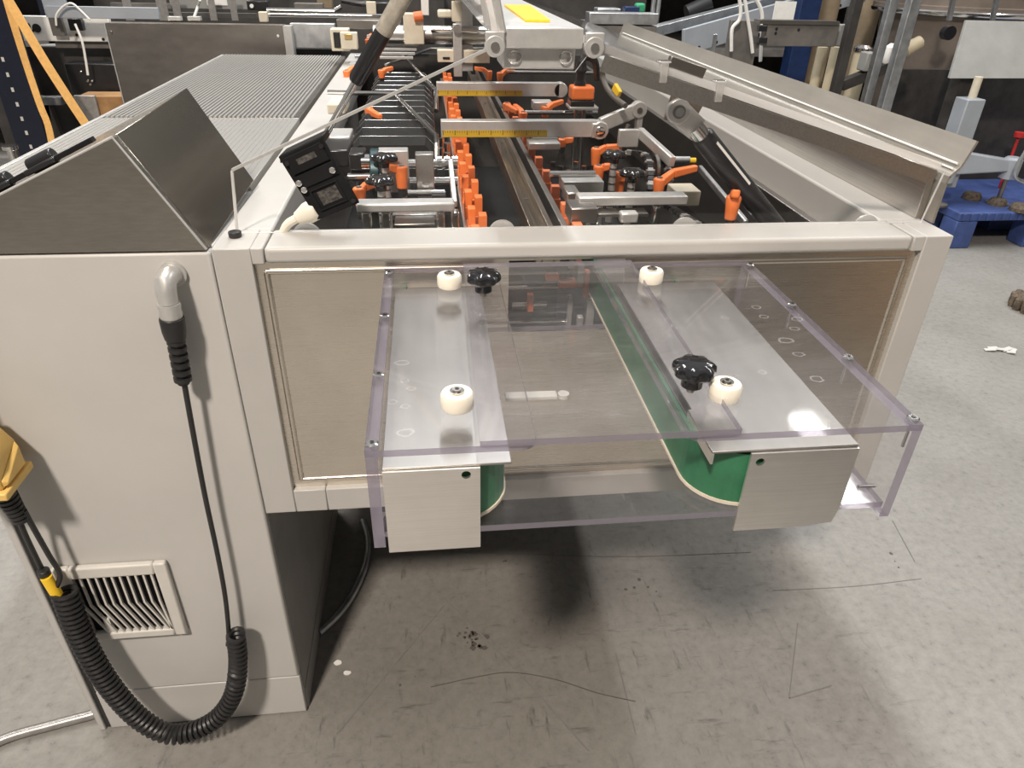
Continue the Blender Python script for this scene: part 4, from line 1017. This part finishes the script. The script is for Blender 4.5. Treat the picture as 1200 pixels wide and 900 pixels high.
tag(MB().tube(smooth_path([P(88, 28, 'y', 2.46), P(96, 48, 'y', 2.45), P(100, 68, 'y', 2.45), P(103, 88, 'y', 2.45)], 5), .0048, 8).build('white_cable', M['white']), 'white cable hanging down to the black box', 'cable', 'white cables at the left')
p = P(80, 110, 'y', 2.9); tag(MB().lathe((p.x, 2.9, 0), (0,0,1), [(.13, 0), (.13, .84), (.10, .90)], 24).build('pale_drum', M['galv']), 'pale metal drum in the dark gap behind the yellow strap', 'drum')
bt('wood_block', 'brown wooden block with a knot on the dark shelf behind the hood', 'block', 97, 113, 150, 140, 2.35, .12, 'wood', 0.0)
bt('grey_foam_strip', 'worn grey strip standing at the left end of the wooden block', 'strip', 96, 112, 110, 150, 2.33, .018, 'conduit', 0.0)
p = P(60, 120, 'y', 2.45); st_ = thing('steel_stand', (p.x, 2.5, 0), 'small angled steel stand between the strap and the racking', 'stand')
MB().bar((p.x+.02, 2.5, 0), (p.x-.05, 2.5, .72), .03, .04).build('leg', M['steel_dark'], st_); MB().bar((p.x-.14, 2.5, 0), (p.x-.05, 2.5, .72), .03, .04).build('leg', M['mid_machine'], st_)
MB().bar((p.x-.2, 2.5, .73), (p.x+.03, 2.5, .73), .05, .03).build('cross_piece', M['galv'], st_)
# castings at the far left edge
p = P(5, 180, 'y', 1.55)
fm = thing('clamp_fixture', (p.x, 1.55, 0), 'steel clamp fixture with a bolt standing behind the hood, left edge', 'fixture')
MB().box((p.x-.10, 1.5, 0), (p.x+.10, 1.6, .66)).build('post', M['mid_machine'], fm, .004)
MB().box((p.x-.12, 1.46, .661), (p.x+.13, 1.62, .70)).build('top_plate', M['steel_dark'], fm, .003)
MB().lathe((p.x+.05, 1.50, .7002), (0,0,1), [(.025, 0), (.025, .008), (.012, .010), (.012, .05), (.022, .055), (.022, .065)], 18).build('bolt', M['chrome'], fm)
# big sheet steel cover
shp = thing('sheet_steel_cover', (-.57, 2.2, 0), 'large dull sheet steel cover standing behind the ribbed table', 'cover')
a, c = P(123, 27, 'y', 2.2), P(331, 30, 'y', 2.2)
MB().box((a.x, 2.2, .3), (c.x, 2.204, a.z)).build('front_sheet', M['steel_dark'], shp)
MB().box((a.x, 2.2045, a.z-.012), (c.x, 2.27, a.z)).build('top_flange', M['steel_x'], shp, .001)
MB().box((a.x-.004, 2.1965, .3), (a.x-.0005, 2.21, a.z)).build('edge_fold', M['alu'], shp)
MB().box((c.x+.0005, 2.2, .3), (c.x+.03, 2.26, a.z-.002)).build('side_sheet', M['alu'], shp)
MB().box((a.x+.1, 2.23, 0), (a.x+.14, 2.27, .3)).build('leg', M['steel_dark'], shp); MB().box((c.x-.14, 2.23, 0), (c.x-.1, 2.27, .3)).build('leg', M['steel_dark'], shp)
for (px, py) in ((130, 38), (326, 42)):
    p = P(px, py, 'y', 2.198); MB().lathe(p, (0,-1,0), [(.006, 0), (.005, .003)], 12).build('rivet', M['chrome'], shp)
for px in (204, 227):
    a = P(px-7, 24, 'y', 2.22); c = P(px+7, 21, 'y', 2.22); MB().box((a.x, 2.22, a.z), (c.x, 2.25, c.z+.004)).build('clip', M['alu'], shp, .001)
# machine top strip above the sheet cover
tm = thing('rear_conveyor', (-.4, 2.9, 0), 'dark conveyor machine with thin rods behind the sheet steel cover', 'conveyor')
bbox(124, -10, 520, 60, 3.3, .3, 0).build('dark_body', M['dark_machine'], tm)
bbox(200, -20, 292, 10, 2.9, .03).build('grey_cover', M['grey_machine'], tm, .003); bbox(243, -10, 264, 6, 2.895, .003).build('white_label', M['white'], tm)
for px in (148, 187, 205, 247, 272):
    bbox(px, -10, px+2 + (px == 187)*3, 24, 2.8, .006).build('thin_rod', M['conduit'], tm)
bbox(130, 6, 300, 9, 3.0, .03).build('cross_rail', M['mid_machine'], tm); bbox(130, 16, 300, 19, 3.1, .03).build('cross_rail', M['mid_machine'], tm)
bbox(290, 1, 313, 12, 2.6, .06).build('black_valve', M['black'], tm, .004); p = P(295, 7, 'y', 2.59); MB().lathe(p, (0,-1,0), [(.008, 0), (.008, .003)], 12).build('white_port', M['white'], tm)
bbox(304, 14, 312, 26, 2.5, .03).build('pale_fitting', M['tan_block'], tm, .003)
shaft(313, 392, 13, 2.55, .012, 'bright_tube', 'chrome', tm); shaft(313, 456, 18, 2.55, .010, 'bright_tube', 'chrome', tm)
MB().tube([P(392, 13, 'y', 2.55), P(400, 8, 'y', 2.55)], .010, 8).build('bent_end', M['chrome'], tm)
bbox(345, 4, 378, 10, 2.9, .05).build('dark_lid', M['mid_machine'], tm, .003); bbox(372, -8, 388, 10, 3.0, .05).build('brown_box', M['tan'], tm, .004)
bbox(343, 28, 392, 56, 2.25, .04).build('grey_beam', M['galv'], tm, .002); bbox(330, 58, 400, 66, 2.3, .1).build('black_gap', M['black'], tm)  # black block stands in for the shade of a gap
bbox(430, 3, 455, 16, 2.4, .08).build('black_motor', M['black'], tm, .004); bbox(430, 2, 440, 17, 2.38, .02).build('pale_flange', M['tan_block'], tm, .002)
bbox(395, 24, 470, 34, 2.1, .1).build('flat_cover', M['steel_dark'], tm, .002)
MB().tube(smooth_path([P(400, 0, 'y', 2.6), P(425, 4, 'y', 2.6), P(440, -3, 'y', 2.6)], 5), .012, 8).build('black_hose', M['black'], tm)
MB().tube(smooth_path([P(234, 0, 'y', 2.78), P(231, 10, 'y', 2.78), P(227, 22, 'y', 2.3)], 5), .006, 8).build('grey_wire', M['cable'], tm)
tag(bbox(500, -20, 760, 60, 3.6, .3, 0).build('dark_cabinet', M['dark_machine'], None, .004), 'dark machine body behind the centre beam', 'machine')

# ================================================================== BACKGROUND, right
t = thing('steel_tray', P(740, 20, 'y', 2.9), 'shallow steel tray with a blue part, behind the right wing', 'tray')
bbox(690, 16, 772, 28, 2.9, .10).build('tray_rim', M['galv'], t, .003); MB().box((P(690, 30, 'y', 2.9).x, 2.9, 0), (P(770, 30, 'y', 2.9).x, 3.3, P(690, 30, 'y', 2.9).z)).build('tray_body', M['mid_machine'], t)
tag(bbox(732, 8, 750, 17, 3.02, .06).build('blue_part', M['blue'], None, .004), 'small bright blue part lying on the steel tray', 'part')
tag(bbox(745, 4, 757, 15, 3.12, .05).build('green_fitting', M['green_item'], None, .01), 'small green fitting beside the blue part', 'fitting')
tag(bbox(700, 10, 728, 16, 3.12, .1).build('flat_dish', M['galv'], None, .006), 'grey flat dish lying on the left of the steel tray', 'dish')
for px, lab in ((764, 'left of two thin steel uprights behind the tray'), (770, 'right of two thin steel uprights behind the tray')):
    p = P(px, 20, 'y', 3.35); tag(MB().cyl((p.x, 3.35, 0), (p.x, 3.35, 1.6), .012, n=10).build('steel_upright', M['galv']), lab, 'post')
cv = thing('inclined_conveyor', P(880, 20, 'y', 3.2), 'galvanised inclined conveyor side with punched holes, upper right', 'conveyor')
a, c = P(752, 40, 'y', 3.2), P(1015, -28, 'y', 3.9)
MB().bar(a, c, .06, .05).build('top_flange', M['galv'], cv, .003)
a2, c2_ = P(800, 50, 'y', 3.16), P(1015, -12, 'y', 3.86); MB().bar(a2, c2_, .02, .13).build('side_web', M['bluegrey'], cv, .003)
for k in range(11):
    p = a2.lerp(c2_, .08 + k*.085) + V((.0, -.014, -.045)); MB().lathe(p, (0,-1,0), [(.008, 0), (.008, .0015)], 10).build('punched_hole', M['black'], cv)
MB().cyl(P(805, 17, 'y', 3.5), P(832, 5, 'y', 3.5), .05, n=16).build('black_roller', M['black'], cv)
MB().box((P(815, 60, 'y', 3.25).x, 3.25, 0), (P(838, 60, 'y', 3.25).x, 3.29, P(838, 40, 'y', 3.25).z)).build('leg', M['galv'], cv, .003)
MB().box((c.x-.1, 3.8, 0), (c.x-.04, 3.86, c.z)).build('leg', M['galv'], cv, .003)
bbox(848, 24, 892, 80, 3.0, .03).build('grey_guard', M['mid_machine'], cv, .003)
for (pp, lab) in (([(866, -5), (868, 12), (866, 24), (858, 34), (857, 60)], 'white cable dropping over the inclined conveyor, leftmost'), ([(872, -5), (876, 20), (880, 45), (882, 62)], 'white cable dropping over the inclined conveyor, middle'), ([(884, -5), (892, 12), (893, 30), (891, 72)], 'white cable dropping over the inclined conveyor, rightmost')):
    tag(MB().tube(smooth_path([P(x, y, 'y', 2.95) for x, y in pp], 5), .009, 8).build('white_cable', M['white']), lab, 'cable', 'white cables on the conveyor')
gbm = thing('grey_beam', P(940, 40, 'y', 2.8), 'dark grey drilled steel beam with black end clamps, upper right', 'beam')
bbox(894, 26, 985, 54, 2.8, .05).build('beam_body', M['mid_machine'], gbm, .003); bbox(890, 25, 984, 28, 2.79, .07).build('beam_flange', M['steel_dark'], gbm)
bbox(980, 29, 996, 54, 2.82, .05).build('end_box', M['grey_machine'], gbm, .003)
for (px, py) in ((910, 34), (909, 39), (936, 35)): p = P(px, py, 'y', 2.799); MB().lathe(p, (0,-1,0), [(.007, 0), (.007, .001)], 10).build('hole', M['black'], gbm)
for py in (30, 44): bbox(889, py, 900, py+7, 2.77, .03).build('black_clamp', M['black'], gbm, .002)
tag(MB().box((P(940, 0, 'y', 3.4).x, 3.4, 0), (P(964, 0, 'y', 3.4).x, 3.5, 1.7)).build('blue_column', M['blue'], None, .005), 'deep blue steel column behind the grey drilled beam', 'column')
tag(bbox(905, 2, 934, 26, 3.1, .01).build('paper_sheet', M['white'], None), 'white printed sheets between conveyor and blue column', 'paper')
def pipe(px, py0, py1, y, r, mat, label, z_to=None, grp='cream upright pipes'):
    a = P(px, py0, 'y', y); c = P(px, py1, 'y', y)
    return tag(MB().cyl((a.x, y, c.z if z_to is None else z_to), (a.x, y, a.z), r, n=16).build('upright_pipe', M[mat]), label, 'pipe', grp)
pipe(964, 55, 78, 3.1, .026, 'cream', 'short cream pipe under the grey beam', 0.0); pipe(980, 55, 100, 3.05, .026, 'cream', 'long cream pipe under the right end of the grey beam', 0.0)
pipe(976, -10, 28, 3.5, .055, 'tan', 'thick tan upright casing above the grey beam', 0.0, 'tan casings'); pipe(1022, -20, 58, 4.4, .10, 'tan', 'wide tan casing between the dark post and the grey post', 0.0, 'tan casings')
p = P(1012, 56, 'y', 3.3); tag(MB().lathe((p.x, 3.3, p.z-.02), (0,0,1), [(.05, 0), (.05, .02), (.03, .035)], 20).build('chrome_flange', M['chrome']), 'shiny round flange on the casing beside the dark post', 'flange')
MB_ = tag(MB().cyl((p.x, 3.3, 0), (p.x, 3.3, p.z-.021), .045, n=16).build('cream_pump', M['cream']), 'cream pump body below the shiny round flange', 'pump')
def post(px, py, y, wd, mat, label, top=1.8):
    p = P(px, py, 'y', y)
    return tag(MB().box((p.x-wd/2, y, 0), (p.x+wd/2, y+wd, top)).build('steel_post', M[mat], None, .003), label, 'post', 'tall steel posts at the right')
post(993, 60, 2.75, .045, 'dark_machine', 'dark upright post right of the grey drilled beam')
post(1033, 60, 2.75, .042, 'galv', 'galvanised upright post, left of the pair by the tank')
post(1058, 60, 2.65, .052, 'galv', 'galvanised upright post, right of the pair by the tank')
pr_ = P(1015, 92, 'y', 3.0); tag(MB().bar(P(985, 100, 'y', 3.0), P(1040, 78, 'y', 3.0), .06, .05).build('dark_shaft', M['dark_machine']), 'dark slanted shaft behind the steel posts', 'shaft')
tag(bbox(1012, 62, 1030, 84, 2.95, .08).build('white_box', M['grey_machine'], None, .006), 'pale box on the dark shaft between the posts', 'box')
tag(MB().lathe(P(1040, 75, 'y', 3.0), (.1, 0, 1), [(.03, 0), (.045, .03), (.04, .08), (.02, .10)], 10).build('cloth_bundle', M['white']), 'white cloth bundle tied between the two galvanised posts', 'bundle')
tag(MB().lathe(P(1058, 60, 'y', 2.701), V((1, 0, .55)), [(.02, 0), (.035, .01), (.03, .09), (.015, .10)], 12).build('cream_lamp', M['cream']), 'cream lamp housing beside the right galvanised post', 'lamp')
tag(bbox(1042, 80, 1050, 92, 2.955, .014).build('white_tag', M['white'], None, .002), 'small white tag between the galvanised posts', 'tag')
# tank and its housing
p = P(1190, 14, 'y', 3.2)
tk = thing('round_tank', (p.x, 3.6, 0), 'big round metal tank with bright rim at the top right corner', 'tank')
MB().lathe((p.x, 3.6, p.z-.02), (0,0,1), [(.50, 0), (.53, .004), (.53, .035), (.51, .04), (.51, .6)], 56).build('tank_shell', M['brown_steel'], tk)
MB().lathe((p.x, 3.6, p.z-.03), (0,0,1), [(.535, 0), (.54, .008), (.54, .02), (.535, .026)], 56).build('bright_rim', M['chrome'], tk)
MB().lathe((p.x, 3.6, .1), (0,0,1), [(.34, 0), (.42, .5), (.48, p.z-.135)], 40).build('lower_body', M['brown_steel'], tk)
for px in (1112, 1163): MB().bar(P(px, 24, 'y', 2.95), P(px+6, -6, 'y', 2.95), .02, .02).build('tie_rod', M['galv'], tk)
q = P(1108, 38, 'y', 3.05); MB().lathe(q, (0,-1,0), [(.035, 0), (.035, .04)], 16).build('black_port', M['black'], tk)
zp_ = P(1120, 250, 'y', 2.45).z + .0005
hp = thing('grey_hopper_panel', P(1160, 60, 'y', 2.75), 'pale grey slanted hopper panel below the round tank', 'panel')
a = [P(1133, 24, 'y', 2.9), P(1230, 26, 'y', 2.9), P(1230, 92, 'y', 2.7), P(1113, 92, 'y', 2.7)]
MB().hexa(a, [v + V((0, .02, 0)) for v in a]).build('panel_sheet', M['grey_machine'], hp, .002)
MB().box((P(1125, 92, 'y', 2.75).x, 2.74, zp_), (P(1150, 92, 'y', 2.75).x, 2.82, P(1125, 92, 'y', 2.75).z)).build('support_post', M['dark_machine'], hp)
MB().box((a[3].x, 3.11, 0), (a[3].x+1.2, 3.15, a[3].z-.01)).build('dark_housing', M['dark_machine'], hp)
# lifting stand with white-grey feet on the blue pallet
zp = P(1120, 250, 'y', 2.45).z
sd_ = thing('grey_stand', P(1130, 140, 'y', 2.62), 'pale grey column with cast foot arms standing on the blue pallet', 'stand')
p = P(1132, 150, 'y', 2.62); c = P(1150, 116, 'y', 2.62)
MB().box((p.x-.055, 2.60, zp+.09), (p.x+.045, 2.70, c.z)).build('column', M['bluegrey'], sd_, .006)
MB().cyl((p.x, 2.65, c.z), (p.x, 2.65, c.z + .10), .02, n=12).build('column_pin', M['tan_block'], sd_)
f0 = P(1118, 196, 'y', 2.60); f1 = P(1186, 192, 'y', 2.60)
MB().hexa([f0 + V((-.05, -.03, -.035)), f1 + V((0, -.03, -.035)), f1 + V((0, .05, -.035)), f0 + V((-.05, .05, -.035))],
          [f0 + V((-.03, -.02, .09)), f1 + V((0, -.02, .02)), f1 + V((0, .04, .02)), f0 + V((-.03, .04, .09))]).build('foot_arm', M['bluegrey'], sd_, .008)
for q in (f0 + V((-.03, 0, 0)), f1):
    MB().lathe((q.x, q.y, q.z-.075), (0,0,1), [(.045, 0), (.045, .10), (.035, .11)], 20).build('foot_boss', M['bluegrey'], sd_, .002)
    MB().cyl((q.x, q.y, zp+.016), (q.x, q.y, q.z-.076), .012, n=10).build('foot_screw', M['steel_dark'], sd_)
    MB().lathe((q.x, q.y, zp+.0005), (0,0,1), [(.055, 0), (.055, .010), (.03, .016)], 22).build('foot_pad', M['mid_machine'], sd_)
# blue plastic pallet
pl = P(1102, 270, 'y', 2.45)
bp_ = thing('plastic_pallet', (3.6, 2.9, 0), 'blue plastic pallet on the floor behind the machine, right', 'pallet')
MB().box((3.05, 2.45, zp-.045), (4.05, 3.10, zp)).build('deck', M['pallet'], bp_, .006)
for (x0, x1) in ((3.05, 3.17), (3.48, 3.63), (3.93, 4.05)):
    for (y0, y1) in ((2.45, 2.57), (2.72, 2.84), (2.98, 3.10)):
        MB().box((x0, y0, 0), (x1, y1, zp-.0455)).build('block_foot', M['pallet'], bp_, .006)
for k in range(21):
    x = 3.07 + k*.0455; MB().box((x, 2.443, zp-.040), (x+.016, 2.4495, zp-.006)).build('edge_rib', M['pallet'], bp_, .001)
for (px, py, r, lab) in ((1138, 233, .048, 'dark iron foot disc on the blue pallet, leftmost'), (1168, 240, .045, 'dark iron foot disc on the blue pallet, middle'), (1196, 247, .058, 'dark iron foot disc on the blue pallet, rightmost')):
    p = P(px, py, 'z', zp); tag(MB().lathe((p.x, p.y, zp+.0003), (0,0,1), [(r, 0), (r, .018), (r*.8, .034), (r*.4, .036)], 20).build('iron_disc', M['rust']), lab, 'disc', 'iron discs on the pallet')
p = P(1196, 155, 'y', 2.9); tag(MB().lathe((p.x, 2.9, zp_), (0,0,1), [(.008, 0), (.008, p.z-zp_-.03), (.028, p.z-zp_-.025), (.028, p.z-zp_)], 16).build('red_valve', M['red']), 'small red valve wheel at the right picture edge', 'valve')
tag(MB().tube(smooth_path([P(1203, 175, 'y', 2.5), P(1192, 195, 'y', 2.5), P(1190, 208, 'y', 2.5), P(1205, 216, 'y', 2.5)], 5), .010, 8).build('steel_hook', M['galv']), 'bent steel rod at the right edge above the pallet', 'rod')
# rusty casting on the floor at the right edge
p = P(1198, 365, 'z', 0.0); b = MB()
rc = thing('rusty_gear_cluster', (p.x+.05, p.y, 0), 'rusty iron gear cluster lying on the floor at the right edge', 'gear')
MB().lathe((p.x+.07, p.y+.02, .0), (0,0,1), [(.075, 0), (.085, .02), (.085, .05), (.06, .06)], 24).build('hub', M['rust'], rc)
for k in range(14):
    a = 2*math.pi*k/14; q = V((p.x+.07 + .088*math.cos(a), p.y+.02 + .088*math.sin(a), .02)); MB().lathe(q, (0,0,1), [(.014, -.02), (.016, .0), (.016, .03), (.010, .036)], 10).build('tooth', M['rust'], rc)
MB().lathe((p.x+.09, p.y+.03, .0602), (0,0,1), [(.05, 0), (.05, .06), (.03, .07)], 20).build('upper_hub', M['black'], rc)
# dark racking far behind, closing the view
dk = thing('dark_shelving', (2.2, 5.0, 0), 'tall dark shelving unit across the back of the hall', 'shelving')
for k in range(9):
    MB().box((-3.4 + k*1.2, 4.6, 0), (-3.34 + k*1.2, 4.66, 2.4)).build('upright', M['navy'], dk)
for z in (.25, .7, 1.15): MB().box((-3.4, 4.6, z), (6.3, 5.4, z+.05)).build('shelf_board', M['mid_machine'], dk)
MB().box((-3.4, 5.41, 0), (6.3, 5.44, 2.4)).build('back_sheet', M['dark_machine'], dk)

# what shows through the belt opening in the front panel
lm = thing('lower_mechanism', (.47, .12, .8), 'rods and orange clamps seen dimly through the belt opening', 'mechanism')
MB().box((.378, .23, .70), (.50, .235, .899)).build('shade_backing', M['black_matt'], lm)  # black sheet added so the opening looks deep in shade
MB().box((.378, .0755, .742), (.50, .229, .748)).build('shade_sheet', M['black_matt'], lm)  # second black sheet, shades the view down through the opening
for (x0, x1, py, rr) in ((592, 656, 337, .004), (596, 668, 378, .004), (600, 640, 358, .006)):
    shaft(x0, x1, py, .12, rr, 'cross_rod', 'chrome', lm)
def inner(pts_, name, mat):
    for q in pts_: bx(*q, .10, .012, name, mat, lm, .0015)
inner([(684, 318, 692, 350), (655, 328, 684, 338), (692, 338, 704, 350), (618, 346, 626, 366), (640, 322, 656, 330)], 'orange_clamp', 'orange_dull')
inner([(664, 348, 672, 388), (686, 352, 698, 388), (676, 372, 684, 390)], 'upright_bar', 'alu')

# unseen blocks added behind the camera to colour the brushed panel's reflection
b = thing('reflection_carton', (2.0, -1.7, 0), 'brown carton shape added unseen behind the camera for the steel panel reflection', 'box')
M['card'] = plain('brown_cardboard', (.60,.32,.13), .8, 0, .1, 6)
MB().box((1.90, -2.0, 0), (2.13, -1.4, 1.25)).build('carton', M['card'], b, .004); MB().box((1.99, -2.002, 1.2501), (2.05, -1.398, 1.2520)).build('tape', M['tan_block'], b)
b = thing('reflection_cabinet', (1.5, -1.7, 0), 'dark cabinet shape added unseen behind the camera to darken the panel reflection', 'cabinet')
MB().box((1.02, -2.1, .08), (1.87, -1.35, 1.2)).build('body', M['mid_machine'], b, .006)
for x in (1.06, 1.79):
    for y in (-2.05, -1.44): MB().cyl((x+.02, y, 0), (x+.02, y, .0795), .025, n=12).build('foot', M['mid_machine'], b)

# dried water spots on the clear top plates
M['spot'] = clear('dried_spot', (.97,.97,.97), .13, (.85,.84,.85), .6, False)
for (px, py, rr) in ((895, 371, .006), (934, 374, .008), (931, 385, .006), (921, 399, .009), (936, 415, .007), (957, 444, .008), (886, 360, .006), (860, 440, .005), (893, 436, .005),
                     (471, 425, .008), (474, 446, .005), (482, 455, .005), (460, 471, .005), (475, 476, .005), (475, 507, .008), (850, 372, .006)):
    p = P(px, py, 'z', .9397); b = MB()
    n_ = 12; q = [random.uniform(.8, 1.15) for _ in range(n_)]
    for i in range(n_):
        a0, a1 = 2*math.pi*i/n_, 2*math.pi*(i+1)/n_; k = (i+1) % n_
        b.add([(p.x + rr*q[i]*math.cos(a0), p.y + rr*.8*q[i]*math.sin(a0), .93965), (p.x + rr*q[k]*math.cos(a1), p.y + rr*.8*q[k]*math.sin(a1), .93965),
               (p.x + rr*.7*q[k]*math.cos(a1), p.y + rr*.56*q[k]*math.sin(a1), .93965), (p.x + rr*.7*q[i]*math.cos(a0), p.y + rr*.56*q[i]*math.sin(a0), .93965)], [(0,1,2,3)])
    b.build('dried_spot', M['spot'], gd, smooth=False)
